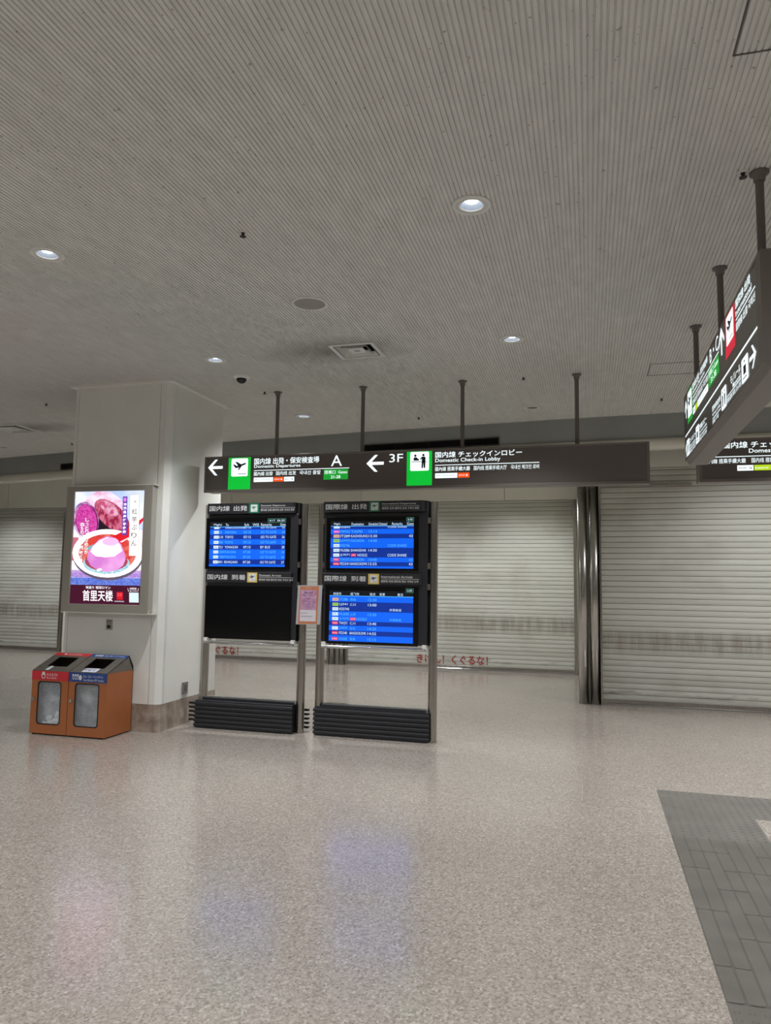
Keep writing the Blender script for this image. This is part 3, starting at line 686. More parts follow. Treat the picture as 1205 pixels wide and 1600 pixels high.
arrow(b, -4.115, 2.874, (0.185, 0.19), fr, n, GLW); arrow(b, -2.208, 2.866, (0.195, 0.19), fr, n, GLW)
b.text('国内線 出発・保安検査場', -3.63, 2.893, -2.85, 2.966, fr, n, GLW); b.text('Domestic Departures', -3.63, 2.845, -3.07, 2.889, fr, n, GLW, 0.008)
b.rect(-3.63, 2.822, -2.50, 2.829, fr, n, GLW)
b.text('國內線 出發', -3.63, 2.765, -3.40, 2.811, fr, n, GLW, 0.005); b.text('国内线 出发', -3.36, 2.765, -3.12, 2.811, fr, n, GLW, 0.005); b.text('국내선 출발', -3.08, 2.765, -2.83, 2.811, fr, n, GLW, 0.005)
b.rect(-3.63, 2.695, -3.395, 2.746, fr, n, GLW); b.rect(-3.388, 2.695, -3.27, 2.746, fr, n, GLO); b.rect(-3.262, 2.695, -3.14, 2.746, fr, n, GLW)
b.text('JAL JTA RAC', -3.622, 2.712, -3.404, 2.728, fr, n+0.0005, GLD, 0.0); b.text('Jetstar', -3.378, 2.712, -3.31, 2.730, fr, n+0.0005, GLW, 0.0); b.text('✶', -3.305, 2.706, -3.28, 2.736, fr, n+0.0005, GLW, 0.0); b.text('SKY ✈', -3.25, 2.710, -3.152, 2.730, fr, n+0.0005, GLD, 0.01)
b.text('A', -2.71, 2.850, -2.585, 2.968, fr, n, GLW, 0.0)
b.rect(-2.795, 2.702, -2.512, 2.815, fr, n, GLG2)
b.text('搭乗口  Gates', -2.785, 2.764, -2.522, 2.804, fr, n+0.0006, GLW, 0.004); b.text('21-28', -2.71, 2.715, -2.6, 2.748, fr, n+0.0006, GLW, 0.01)
b.text('3F', -2.05, 2.872, -1.898, 2.962, fr, n, GLW, 0.0)
b.text('国内線 チェックインロビー', -1.548, 2.905, -0.645, 2.968, fr, n, GLW); b.text('Domestic Check-in Lobby', -1.548, 2.845, -0.865, 2.897, fr, n, GLW, 0.008)
b.rect(-1.548, 2.822, -0.472, 2.829, fr, n, GLW)
b.text('國內線 搭乘手續大廳', -1.548, 2.762, -1.18, 2.808, fr, n, GLW, 0.005); b.text('国内线 搭乘手续大厅', -1.14, 2.762, -0.80, 2.808, fr, n, GLW, 0.005); b.text('국내선 체크인 로비', -0.76, 2.762, -0.475, 2.808, fr, n, GLW, 0.005)
b.rect(-1.548, 2.688, -1.312, 2.740, fr, n, GLW); b.rect(-1.305, 2.688, -1.185, 2.740, fr, n, GLO)
b.text('JAL JTA RAC', -1.54, 2.706, -1.32, 2.722, fr, n+0.0005, GLD, 0.0); b.text('Jetstar', -1.297, 2.705, -1.23, 2.723, fr, n+0.0005, GLW, 0.0); b.text('✶', -1.225, 2.699, -1.2, 2.729, fr, n+0.0005, GLW, 0.0)
b.build('lettering', t)

# sign at the right edge
t = thing('hanging_sign', (3.4, 7.63, SZ0), 'brown hanging sign with a lime green chip, partly hidden behind the two-row sign', 'sign', 'hanging direction signs')
sign_body(t, 1.03, 5.86, SZ0, SZ1, SYF, SYB)
for x in (1.9, 2.95, 4.0, 5.05): rod(t, x, 7.635, SZ1-0.01)
b = MB(); R_ = 2.16
b.text('国内線 チェックインロビー', R_-0.92, 2.905, R_, 2.968, fr, n, GLW); b.text('Domestic Check-in Lobby', R_-0.69, 2.845, R_, 2.897, fr, n, GLW, 0.008)
b.rect(R_-1.09, 2.822, R_, 2.829, fr, n, GLW)
b.text('國內線 搭乘手續大廳', R_-1.08, 2.762, R_-0.72, 2.808, fr, n, GLW, 0.005); b.text('国内线 搭乘手续大厅', R_-0.67, 2.762, R_-0.33, 2.808, fr, n, GLW, 0.005); b.text('국내선 체크인 로비', R_-0.29, 2.762, R_, 2.808, fr, n, GLW, 0.005)
b.rect(1.365, 2.688, 1.505, 2.74, fr, n, GLW); b.text('ANA ✈', 1.375, 2.703, 1.495, 2.725, fr, n+0.0005, PRINTN, 0.01)
b.rect(1.512, 2.688, 1.655, 2.74, fr, n, GLY); b.text('Solaseed Air', 1.52, 2.704, 1.635, 2.722, fr, n+0.0005, GLW, 0.0)
b.rect(1.662, 2.688, 1.80, 2.74, fr, n, GLW); b.text('SKY ✈', 1.675, 2.703, 1.79, 2.725, fr, n+0.0005, GLD, 0.01)
arrow(b, 2.55, 2.87, (0.19, 0.19), fr, n, GLW, 0)
b.build('lettering', t)
b = MB(); b.rect(R_+0.03, 2.612, R_+0.305, 2.982, fr, 0.0015, GLG); b.build('green_panel', t, 'lit green panel')
b = MB(); people_icon(b, R_+0.066, 2.772, 0.203, fr, 0.0025, GLD, GLW); b.build('pictogram', t)

# angled (side-on) sign at the right
HX, HY0, HY1, HZ0, HZ1 = 0.78, 3.6, 6.43, 2.585, 3.15
t = thing('hanging_sign', (HX+0.1, 5.0, HZ0), 'large two-row brown sign seen almost edge-on, with a red panel and many pictograms', 'sign', 'hanging direction signs')
sf = lambda u, v, n: (HX-n, HY1-u, v)
L = HY1-HY0
b = MB(); b.prism([(HX+0.008, HZ0+0.03), (HX+0.03, HZ0), (HX+0.165, HZ0), (HX+0.187, HZ0+0.03), (HX+0.187, HZ1), (HX+0.008, HZ1)], lambda u, v, n: (u, n, v), HY0, HY1, SIGNM); b.build('housing', t, bevel=0.003)
b = MB(); b.ring([(0, HZ0+0.03), (L, HZ0+0.03), (L, HZ1), (0, HZ1)], [(0.02, HZ0+0.045), (L-0.10, HZ0+0.045), (L-0.10, HZ1-0.012), (0.02, HZ1-0.012)], sf, -0.01, 0.004, SIGNM); b.build('frame', t)
MB().rect(0.015, HZ0+0.04, L-0.09, HZ1-0.008, sf, 0.0, SIGNFG).build('face_panel', t)
for y in (4.02, 5.224, 6.40): rod(t, HX+0.0975, y, HZ1-0.01)
MB().rect(0.20, 2.885, 0.475, 3.138, sf, 0.0015, GLG2).build('green_panel', t, 'lit green panel')
MB().rect(1.262, 2.898, 1.67, 3.016, sf, 0.0015, GLG2).build('green_panel', t, 'lit green panel')
MB().rect(1.91, 2.90, 2.195, 3.138, sf, 0.0015, GLR).build('red_panel', t, 'lit red panel')
for u_, v_, s_, h_ in ((0.225, 2.925, 0.225, 0.2), (1.945, 2.965, 0.21, 0.165)):
    b = MB(); plane_icon(b, u_, v_, s_, sf, 0.0025, GLD, GLW, 0.05, h_); b.build('pictogram', t)
for u_, kd in ((0.10, 'pair'), (0.628, 'box'), (1.725, 'pair'), (2.335, 'box')):
    b = MB(); people_icon(b, u_, 2.64, 0.16, sf, 0.0025, GLD, GLW, 0.128, kd); b.build('pictogram', t)
b = MB(); n = 0.0015
b.rect(0.02, 2.812, L-0.11, 2.824, sf, n, GLW)
arrow(b, 0.10, 3.03, (0.15, 0.15), sf, n, GLW, 90); arrow(b, 1.775, 3.055, (0.19, 0.17), sf, n, GLW, 90); arrow(b, 0.05, 2.70, (0.06, 0.12), sf, n, GLW, 90); arrow(b, 2.60, 2.713, (0.15, 0.12), sf, n, GLW, 0)
b.text('国内線 出発・保安検査場', 0.50, 3.085, 1.24, 3.135, sf, n, GLW); b.text('Domestic Departures', 0.50, 3.043, 1.1, 3.075, sf, n, GLW, 0.008)
b.rect(0.50, 3.022, 1.67, 3.029, sf, n, GLW); b.text('國內線 出發  国内线 出发  국내선 출발', 0.50, 2.965, 1.24, 3.008, sf, n, GLW, 0.005)
b.rect(0.50, 2.895, 0.62, 2.945, sf, n, GLW); b.rect(0.63, 2.895, 0.74, 2.945, sf, n, GLY); b.rect(0.75, 2.895, 1.235, 2.945, sf, n, GLW)
b.text('ANA', 0.52, 2.908, 0.60, 2.93, sf, n+0.0006, PRINTN, 0.01); b.text('JAL JTA RAC  SKY', 0.77, 2.91, 1.2, 2.93, sf, n+0.0006, GLD, 0.005)
b.text('B・C', 1.34, 3.045, 1.665, 3.135, sf, n, GLW, 0.0)
b.text('搭乗口 Gates', 1.275, 2.962, 1.655, 3.005, sf, n+0.0008, GLW, 0.004); b.text('31-38', 1.36, 2.91, 1.57, 2.948, sf, n+0.0008, GLW, 0.01)
b.text('国際線 出発', 2.22, 3.085, 2.60, 3.135, sf, n, GLW); b.text('International', 2.22, 3.043, 2.62, 3.075, sf, n, GLW, 0.008); b.rect(2.22, 3.022, 2.70, 3.029, sf, n, GLW)
b.text('國際線 出發 국제선', 2.22, 2.962, 2.69, 3.008, sf, n, GLW, 0.005)
b.text('コインロッカー', 0.285, 2.715, 0.60, 2.752, sf, n, GLW); b.text('Coin Lockers', 0.285, 2.682, 0.58, 2.705, sf, n, GLW, 0.005); b.rect(0.285, 2.667, 0.60, 2.672, sf, n, GLW); b.text('投幣 코인로커', 0.285, 2.63, 0.59, 2.66, sf, n, GLW, 0.003)
b.text('到着ロビー', 0.815, 2.715, 1.13, 2.752, sf, n, GLW); b.text('Arrival Lobby', 0.815, 2.682, 1.14, 2.705, sf, n, GLW, 0.005); b.rect(0.815, 2.667, 1.145, 2.672, sf, n, GLW); b.text('到达 도착 로비', 0.815, 2.63, 1.13, 2.66, sf, n, GLW, 0.003)
b.text('団体待合所', 1.38, 2.715, 1.69, 2.752, sf, n, GLW); b.text('Group Lobby', 1.38, 2.682, 1.68, 2.705, sf, n, GLW, 0.005); b.rect(1.38, 2.667, 1.69, 2.672, sf, n, GLW); b.text('团体 단체', 1.38, 2.63, 1.60, 2.66, sf, n, GLW, 0.003)
b.text('モノレール', 2.02, 2.725, 2.30, 2.768, sf, n, GLW); b.text('Monorail', 2.08, 2.692, 2.30, 2.717, sf, n, GLW, 0.005); b.rect(1.90, 2.682, 2.31, 2.687, sf, n, GLW); b.text('單軌電車 单轨 모노레일', 1.90, 2.645, 2.31, 2.675, sf, n, GLW, 0.003)
b.build('lettering', t)

# ================================================================== FLIGHT BOARDS
YFB = 7.36
def lines(b, fr, n, u0, z1, header, left=True): pass
def flight_board(x0, x1, cx0, cx1, bx0, bx1, byf, label, titles, up, low, fins):
    t = thing('flight_board', ((x0+x1)/2, 7.45, 0), label, 'flight information board', 'flight information boards')
    pw = 0.092
    for xa in (x0, x1-pw):
        o = MB().tube((xa+pw/2, 7.44, 0), (xa+pw/2, 7.44, 2.428), pw/2, STEEL, 32).build('post', t)
        sx = 1 if xa == x0 else -1
        ex = xa+pw/2+sx*(pw/2+0.006)
        for z in (2.20, 1.735, 1.52):
            b = MB(); b.box(min(xa+pw/2+sx*0.02, ex+sx*0.008), max(xa+pw/2+sx*0.02, ex+sx*0.008), 7.375, 7.42, z, z+0.06, STEEL); b.build('bracket', o)
    # black cabinet
    b = MB(); b.box(cx0, cx1, YFB+0.012, 7.52, 0.955, 2.315, BLACK); b.build('cabinet', t, bevel=0.006)
    b = MB(); loop = [(cx0-0.004, 7.34), (cx1-0.075, 7.34), (cx1-0.05, 7.345), (cx1-0.03, 7.36), (cx1-0.02, 7.39), (cx1+0.004, 7.40), (cx1+0.004, 7.53), (cx0-0.004, 7.53)]
    b.prism(loop, plan, 2.322, 2.437, BLACK); b.build('header', t, 'curved black header strip')
    b = MB(); b.box(cx0-0.004, cx1-0.055, 7.345, 7.372, 1.567, 1.682, BLACK); b.build('header', t, 'black middle strip', bevel=0.004)
    for (jp, en, sub, kind), z0, yf in zip(titles, (2.322, 1.567), (7.34, 7.345)):
        f = front(yf); b = MB(); s_ = 0.105/0.115; a, c2 = (jp[:3], jp[3:])
        b.text(a, cx0+0.022, z0+0.03, cx0+0.022+0.245, z0+0.088, f, 0.001, PRINTW, 0.01); b.text(c2, cx0+0.315, z0+0.03, cx0+0.315+0.165, z0+0.088, f, 0.001, PRINTW, 0.01)
        iu = cx0+0.502
        b.rect(iu, z0+0.004, iu+0.118, z0+0.111, f, 0.001, PRINTG if kind == 'g' else PRINTY)
        plane_icon(b, iu+0.02, z0+0.017, 0.08, f, 0.002, PRINTN if kind == 'y' else PRINTG, PRINTW)
        b.text(en, iu+0.14, z0+0.070, iu+0.14+0.0135*len(en)*1.12, z0+0.094, f, 0.001, PRINTW, 0.006)
        b.rect(iu+0.14, z0+0.058, iu+0.14+0.40, z0+0.061, f, 0.001, PRINTW)
        b.text(sub, iu+0.14, z0+0.024, iu+0.14+0.395, z0+0.048, f, 0.001, PRINTW, 0.004)
        b.build('title_lettering', t)
    # displays
    for spec in (up, low):
        zt, zb, sx0, sx1 = spec['z1'], spec['z0'], spec['x0'], spec['x1']
        f = front(YFB)
        g = MB(); g.box(sx0-0.05, sx1+0.05, YFB+0.002, YFB+0.015, zb-0.03, zt+0.10, BLACKG); scr = g.build('screen', t, 'dark switched-off screen' if not spec.get('rows') else None, bevel=0.003)
        if not spec.get('rows'): continue
        H_ = spec['h']; k_ = (zt-zb)/(H_[-1]-H_[0]); Z = lambda y_: zt-(y_-H_[0])*k_; U = lambda q: sx0+q*(sx1-sx0)
        b = MB(); 
        b.rect(sx0, zt, sx1, zt+0.055, f, 0.0, BL0)
        for i, br in enumerate(spec['bright']): b.rect(sx0, Z(H_[i+1]), sx1, Z(H_[i]), f, 0.0, BL1 if br else BL2)
        b.rect(sx0, zt-0.003, sx1, zt+0.003, f, 0.0004, SCC)
        b.build('lit_rows', scr)
        b = MB()
        for q, wd, s in spec['head']: b.text(s, U(q), zt+0.008, U(q+wd), zt+0.036, f, 0.0006, SCW, 0.0)
        q0, q1, s = spec['clock']
        b.ring([(U(q0), zt+0.046), (U(q1), zt+0.046), (U(q1), zt+0.086), (U(q0), zt+0.086)], [(U(q0)+.002, zt+0.048), (U(q1)-.002, zt+0.048), (U(q1)-.002, zt+0.084), (U(q0)+.002, zt+0.084)], f, 0.0, 0.0005, SCG)
        b.text(s, U(q0)+0.014, zt+0.056, U(q1)-0.014, zt+0.076, f, 0.0006, SCW, 0.0)
        for i, row in enumerate(spec['rows']):
            hi, lo = Z(H_[i]), Z(H_[i+1])
            if row is None: continue
            full = k_*38; part_ = (H_[i+1]-H_[i]) < 30
            vb = lo+0.011; vt_ = min(hi-0.004, vb+0.027)
            tm = SCC if spec['bright'][i] else SCW
            for q, wd, s in row:
                if s.startswith('#'):
                    nm, txt = s[1:].split('|')
                    colr = {'w': srgb(214, 232, 246), 'o': srgb(226, 170, 120), 'g': srgb(150, 196, 60), 'r': srgb(206, 44, 92), 'm': srgb(190, 60, 170)}[nm]
                    b.rect(U(q), vb-0.003, U(q+wd), vt_+0.002, f, 0.0005, glow('logo '+nm, colr, 1.0))
                    b.text(txt, U(q)+0.006, vb+0.004, U(q+wd)-0.006, vt_-0.006, f, 0.0009, glow('logo ink '+('d' if nm in 'wog' else 'l'), srgb(60, 90, 140) if nm in 'wog' else srgb(250, 220, 235), 1.0), 0.0)
                else: b.text(s, U(q), vb, U(q+wd), vt_, f, 0.0007, tm, 0.0)
        b.build('display_lettering', scr)
    # handle bar with end brackets
    b = MB(); b.tube((cx0+0.01, 7.335, 0.918), (cx1-0.01, 7.335, 0.918), 0.016, CHROME, 16); hb = b.build('handrail', t)
    b = MB()
    for xa in (cx0+0.004, cx1-0.044): MB().box(xa, xa+0.04, 7.335, 7.45, 0.925, 0.965, WHITE).build('rail_bracket', hb)
    # louvred base
    b = MB(); b.box(bx0+0.01, bx1-0.01, byf+0.014, 7.58, 0.004, 0.292, BLACK); b.build('base', t)
    b = MB(); zz = 0.015
    while zz < 0.27:
        b.prism([(byf+0.016, zz), (byf+0.003, zz+0.004), (byf, zz+0.012), (byf, zz+0.026), (byf+0.003, zz+0.033), (byf+0.016, zz+0.037)], lambda u, v, n: (n, u, v), bx0, bx1, BLACK); zz += 0.0455
    b.build('base_louvres', t)
    b = MB(); b.box(cx0, cx1-0.01, 7.37, 7.40, 0.292, 0.318, BLACK); b.box(cx0+0.005, cx1-0.015, 7.405, 7.45, 0.318, 0.328, CHROME); b.build('base_rail', t)
    if fins:
        b = MB()
        for i in range(5):
            z = 0.035+i*0.045; b.prism([(7.50, z), (7.54, z+0.004), (7.54, z+0.018), (7.50, z+0.024)], lambda u, v, n: (n, u, v), x0-0.16, x1+0.025, BLACK)
        b.box(x0+0.02, x1-0.06, 7.535, 7.565, 0.02, 0.25, BLACK)
        b.build('rear_fins', t)
    return t
L1 = {'z1': 2.178, 'z0': 1.742, 'x0': -4.060, 'x1': -3.155, 'h': [180, 215, 275, 335, 400, 460, 520, 582, 645, 672], 'bright': [0, 1, 0, 1, 0, 1, 1, 0, 1],
      'head': [(0.05, 0.11, 'Flight'), (0.21, 0.04, 'To'), (0.46, 0.06, 'Sch'), (0.57, 0.08, 'Will'), (0.68, 0.14, 'Remarks'), (0.93, 0.07, 'Gate')], 'clock': (0.77, 1.0, '4/17  06:50')}
def dr(no, to, tm, rm, gt): return [(0.055, 0.065, '#w|ANA'), (0.125, 0.018*len(no), no), (0.205, 0.022*len(to), to), (0.455, 0.095, tm), (0.68, 0.125 if rm == 'BY BUS' else 0.20, rm), (0.955, 0.035, gt)]
L1['rows'] = [dr('7', 'OSAKA/KANSAI', '07:10', 'GO TO GATE', '22'), dr('50', 'FUKUOKA', '07:15', 'GO TO GATE', '24'), dr('510', 'TOKYO', '07:15', 'GO TO GATE', '36'), dr('900', 'TOKYO', '07:15', 'GO TO GATE', '23'),
              dr('721', 'YONAGUNI', '07:15', 'BY BUS', '28'), dr('1200', 'FUKUOKA', '07:20', 'GO TO GATE', '24'), dr('1780', 'FUKUOKA', '07:20', 'GO TO GATE', '24'), dr('801', 'ISHIGAKI', '07:20', 'GO TO GATE', '27'), None]
L2 = {'z1': 1.43, 'z0': 0.985, 'x0': -4.04, 'x1': -3.12}
def q_(a, b_): return ((a-215)/700, (b_-a)/700)
R1 = {'z1': 2.176, 'z0': 1.735, 'x0': -2.636, 'x1': -1.733, 'h': [290, 315, 355, 393, 432, 472, 512, 552, 590, 625, 642], 'bright': [0, 1, 0, 1, 1, 0, 0, 1, 0, 1],
      'head': [(*q_(242, 296), 'Flight'), (*q_(393, 497), 'Destination'), (*q_(538, 620), 'Scheduled'), (*q_(630, 694), 'Estimated'), (*q_(735, 822), 'Remarks'), (*q_(858, 914), 'Gate')], 'clock': (0.915, 1.0, '6:50')}
def ir(lg, no, to, tm='', rm='', gt=''):
    out = [(*q_(240, 292), lg), (*q_(300, 380), no)]
    if to: out.append((*q_(390, 390+min(142, 16*len(to))), to))
    if tm: out.append((*q_(541, 611), tm))
    if rm: out.append((*q_(700, 858), rm))
    if gt: out.append((*q_(876, 907), gt))
    return out
R1['rows'] = [ir('#w|ANA', 'NH8993', '', '', 'CODE SHARE'), ir('#m|PEACH', 'MM925', 'TAIPEI', '13:15'), ir('#o|TIGER', 'IT289', 'KAOHSIUNG', '13:30', '', '43'), ir('#g|JINAIR', 'LJ342', 'INCHEON', '14:00'),
              ir('#w|KOREAN', 'KE5746', '', '', 'CODE SHARE'), ir('#w|MU', 'MU2086', 'SHANGHAI', '14:30'), ir('#w|JAL', 'JL9571', '', '', 'CODE SHARE')+[(*q_(393, 436), '#r|JUNE'), (*q_(448, 530), 'HO3522')],
              ir('#r|TWAY', 'TW272', 'INCHEON', '14:40', '', '43'), ir('#r|AirAsia', 'FD241', 'BANGKOK/DMK', '15:55', '', '43'), None]
def p_(a, b_): return ((a-195)/715, (b_-a)/715)
R2 = {'z1': 1.445, 'z0': 0.977, 'x0': -2.636, 'x1': -1.731, 'h': [300, 350, 393, 432, 475, 515, 552, 595, 635, 685], 'bright': [1, 0, 0, 1, 1, 0, 1, 0, 1],
      'head': [(*p_(229, 298), '航班号'), (*p_(378, 452), '起飞地'), (*p_(543, 592), '进点'), (*p_(626, 674), '变更'), (*p_(778, 826), '备注')], 'clock': (0.915, 1.0, '6:50')}
def ar(lg, no, to, tm='', rm='', w=0):
    out = [(*p_(222, 274), lg), (*p_(284, 284+14*len(no)), no)]
    if to: out.append((*p_(376, 376+(w or 48)), to))
    if tm: out.append((*p_(530, 602), tm))
    if rm: out.append((*p_(712, 812), rm))
    return out
R2['rows'] = [ar('#o|TIGER', 'IT288', '高雄', '12:30'), ar('#g|JINAIR', 'LJ341', '仁川', '13:00'), ar('#w|KOREAN', 'KE5745', '', '', '共享航班'), ar('#w|MU', 'MU2085', '上海', '13:30'), ar('#w|JAL', 'JL9570', '', '', '共享航班')+[(*p_(378, 428), '#r|JUNE'), (*p_(436, 520), 'HO3521')],
              ar('#r|TWAY', 'TW271', '仁川', '13:40'), ar('#w|STARLUX', 'JX870', '台北', '14:25'), ar('#r|AirAsia', 'FD240', 'BANGKOK/DMK', '14:55', '', 142), ar('#r|HX', 'HX658', '香港', '15:15')]
flight_board(-4.16, -2.922, -4.085, -3.012, -4.15, -3.008, 7.305, 'domestic flight board with one lit blue screen above a dark blank screen',
             [('国内線出発', 'Domestic Departures', '國內線 出發 国内线 出发 국내선 출발', 'g'), ('国内線到着', 'Domestic Arrivals', '國內線 到達 国内线 到达 국내선 도착', 'y')], L1, L2, True)
flight_board(-2.802, -1.495, -2.712, -1.588, -2.79, -1.557, 7.352, 'international flight board with two lit blue screens, one above the other',
             [('国際線出発', 'International Departures', '國際線 出發 国际线 出发 국제선 출발', 'g'), ('国際線到着', 'International Arrivals', '國際線 到達 国际线 到达 국제선 도착', 'y')], R1, R2, False)

# notice taped between the two boards
t = thing('notice_sheet', (-2.86, 7.36, 1.14), 'orange bordered notice sheet fixed between the two flight boards', 'notice')
f = front(7.365)
b = MB(); b.prism([(-3.01, 1.135), (-2.735, 1.14), (-2.718, 1.552), (-2.996, 1.548)], f, 0.0, 0.004, mat('clear sleeve', srgb(176, 176, 182), 0.25)); b.build('sleeve', t)
b = MB(); b.flat([(-2.985, 1.142), (-2.770, 1.146), (-2.757, 1.540), (-2.970, 1.536)], f, 0.005, mat('orange paper edge', srgb(196, 122, 84), 0.5)); b.build('sheet', t)
b = MB(); b.rect(-2.963, 1.29, -2.783, 1.500, f, 0.0055, m_noisy('pink print', srgb(176, 122, 160), srgb(196, 160, 190), 30, 0.5)); b.rect(-2.965, 1.17, -2.785, 1.29, f, 0.0055, mat('pale paper', srgb(214, 208, 214), 0.5)); b.build('printed_fields', t)
b = MB(); b.text('重要なお知らせ', -2.92, 1.462, -2.82, 1.482, f, 0.006, PRINTN, 0.01); b.text('沖縄県からのお願い', -2.945, 1.436, -2.80, 1.449, f, 0.006, mat('plum ink', srgb(120, 60, 100), 0.5), 0.0)
for i in range(4): b.text('ご協力をお願いします', -2.945, 1.40-i*0.028, -2.80, 1.413-i*0.028, f, 0.006, MATS['plum ink'], 0.0)
b.text('お問い合わせ', -2.955, 1.25, -2.88, 1.262, f, 0.006, PRINTN, 0.0); b.text('受付時間 午前九時', -2.955, 1.215, -2.83, 1.228, f, 0.006, BLUEP, 0.0); b.text('お知らせ', -2.905, 1.515, -2.845, 1.527, f, 0.006, PRINTW, 0.0)
b.build('print', t)

# ================================================================== BINS
PL = mat('bin liner film', srgb(150, 152, 158), 0.35)
def m_bag():
    m = m_noisy('crumpled liner', srgb(112, 114, 120), srgb(178, 180, 186), 6, 0.35, 0, (1, 1, 1.4), 8); t = NT(m); P, X = t.coords()
    n = t.node('ShaderNodeTexNoise'); n.inputs['Scale'].default_value = 14; n.inputs['Detail'].default_value = 3; t.l(P, n.inputs['Vector'])
    bp = t.node('ShaderNodeBump'); bp.inputs['Strength'].default_value = 0.8; bp.inputs['Distance'].default_value = 0.03; t.l(n.outputs[0], bp.inputs['Height']); t.l(bp.outputs[0], t.b.inputs['Normal']); return m
BAG = m_bag()
ACR = bpy.data.materials.new('clear acrylic'); ACR.use_nodes = True; ab = ACR.node_tree.nodes['Principled BSDF']
ab.inputs['Base Color'].default_value = (0.8, 0.84, 0.88, 1); ab.inputs['Roughness'].default_value = 0.15; ab.inputs['Alpha'].default_value = 0.22
BX = 0.445; BYF, BYR = 6.47, 6.915
def bin_(x0, label, col, jp, sub, icon):
    x1 = x0+BX-0.004; t = thing('recycling_bin', ((x0+x1)/2, 6.69, 0), label, 'bin', 'waste bins')
    th = 0.006; z1 = 0.548; ztop = 0.645; b = MB()
    prof = [(BYF, 0.012), (BYR, 0.012), (BYR, 0.632), (BYF+0.004, 0.642)]
    side = lambda u, v, n: (n, u, v)
    for xa in (x0, x1-th): b.prism(prof, side, xa, xa+th, ORANGE)
    b.box(x0, x1, BYR-th, BYR, 0.012, 0.63, ORANGE); b.box(x0+0.003, x1-0.003, BYF+0.02, BYR-0.005, 0.012, 0.02, ORANGE); b.build('body', t)
    MB().box(x0+0.02, x1-0.02, BYF+0.02, BYR-0.02, 0, 0.013, GAP).build('base', t)
    # door with rounded window
    wu0, wu1, wz0, wz1 = x0+0.083, x0+0.356, 0.112, 0.532
    b = MB(); b.ring(rrect_outer(x0+0.003, 0.014, x1-0.003, z1), rrect(wu0, wz0, wu1, wz1, 0.03), front(BYF), -0.012, 0.0, ORANGE); door = b.build('door', t)
    b = MB(); b.ring(rrect(wu0-0.006, wz0-0.006, wu1+0.006, wz1+0.006, 0.034), rrect(wu0+0.004, wz0+0.004, wu1-0.004, wz1-0.004, 0.028), front(BYF), -0.004, 0.003, GAP); b.build('window_gasket', door)
    b = MB(); b.flat(rrect(wu0, wz0, wu1, wz1, 0.03), front(BYF), -0.006, ACR); b.build('window_pane', door, 'clear window pane')
    kx = x0+0.037
    b = MB(); b.tube((kx, BYF+0.002, 0.357), (kx, BYF-0.014, 0.357), 0.019, CHROME, 20); b.tube((kx, BYF-0.014, 0.357), (kx, BYF-0.022, 0.357), 0.011, CHROME, 16); b.build('lock', door, 'chrome lock')
    # label strip on the front
    b = MB(); b.box(x0, x1, BYF-0.002, BYF+0.01, z1, 0.64, col); b.build('front_label', t)
    f = front(BYF-0.0025); b = MB()
    if icon == 'paper':
        b.flat(ell(x0+0.14, 0.594, 0.024, 0.032), f, 0.0002, PRINTW); b.flat(ell(x0+0.14, 0.592, 0.016, 0.022), f, 0.0005, col); b.flat([(x0+0.13, 0.60), (x0+0.15, 0.60), (x0+0.155, 0.632), (x0+0.125, 0.632)], f, 0.0008, PRINTW)
        b.text(jp, x0+0.18, 0.592, x0+0.31, 0.622, f, 0.0003, PRINTW, 0.01); b.text(sub, x0+0.18, 0.566, x0+0.30, 0.582, f, 0.0003, PRINTW, 0.0)
    else:
        for i, c_ in enumerate((0.05, 0.078, 0.104)): b.flat(rrect(x0+c_-0.01, 0.572, x0+c_+0.010, 0.625, 0.006), f, 0.0002, PRINTW); b.flat(rrect(x0+c_-0.006, 0.578, x0+c_+0.006, 0.606, 0.004), f, 0.0005, col)
        b.flat(ell(x0+0.135, 0.592, 0.018, 0.026), f, 0.0002, PRINTW)
        b.text(jp, x0+0.17, 0.594, x0+0.40, 0.620, f, 0.0003, PRINTW, 0.006); b.text(sub, x0+0.17, 0.562, x0+0.41, 0.582, f, 0.0003, PRINTW, 0.0)
    b.build('label_print', t)
    # sloping steel hood with a square mouth
    Yr, Zr = 6.835, 0.790; slope = lambda u, v, n: (u, BYF+(Yr-BYF)*v-n*0.37, ztop+(Zr-ztop)*v+n*0.93)
    b = MB(); b.ring([(x0, 0), (x1, 0), (x1, 0.84), (x0, 0.84)], [(x0+0.10, 0.24), (x1-0.10, 0.24), (x1-0.10, 0.76), (x0+0.10, 0.76)], slope, -0.008, 0.0, HOODM)
    for xa in (x0, x1-th): b.prism([(BYF, 0.640), (BYR, 0.632), (BYR-0.004, 0.675), (Yr, Zr-0.001), (BYF, ztop-0.001)], side, xa, xa+th, HOODM)
    b.prism([(Yr, Zr), (BYR-0.004, 0.675), (BYR, 0.632), (BYR-0.008, 0.632), (Yr-0.01, Zr-0.01)], side, x0, x1, HOODM)
    b.build('hood', t, 'sloping brushed steel hood')
    b = MB(); b.prism([(x0, 0.84), (x1, 0.84), (x1, 1.0), (x0, 1.0)], slope, -0.008, 0.0005, col)
    b.build('hood_label', t); b = MB()
    b.text(jp, x0+0.17, 0.875, x0+0.17+(0.16 if icon == 'paper' else 0.23), 0.965, slope, 0.0012, PRINTW, 0.006)
    if icon == 'paper': b.flat(ell(x0+0.13, 0.92, 0.016, 0.04), slope, 0.0012, PRINTW)
    else:
        for c_ in (0.06, 0.085, 0.11, 0.135): b.flat(ell(x0+c_, 0.92, 0.009, 0.045), slope, 0.0012, PRINTW)
    b.build('hood_print', t)
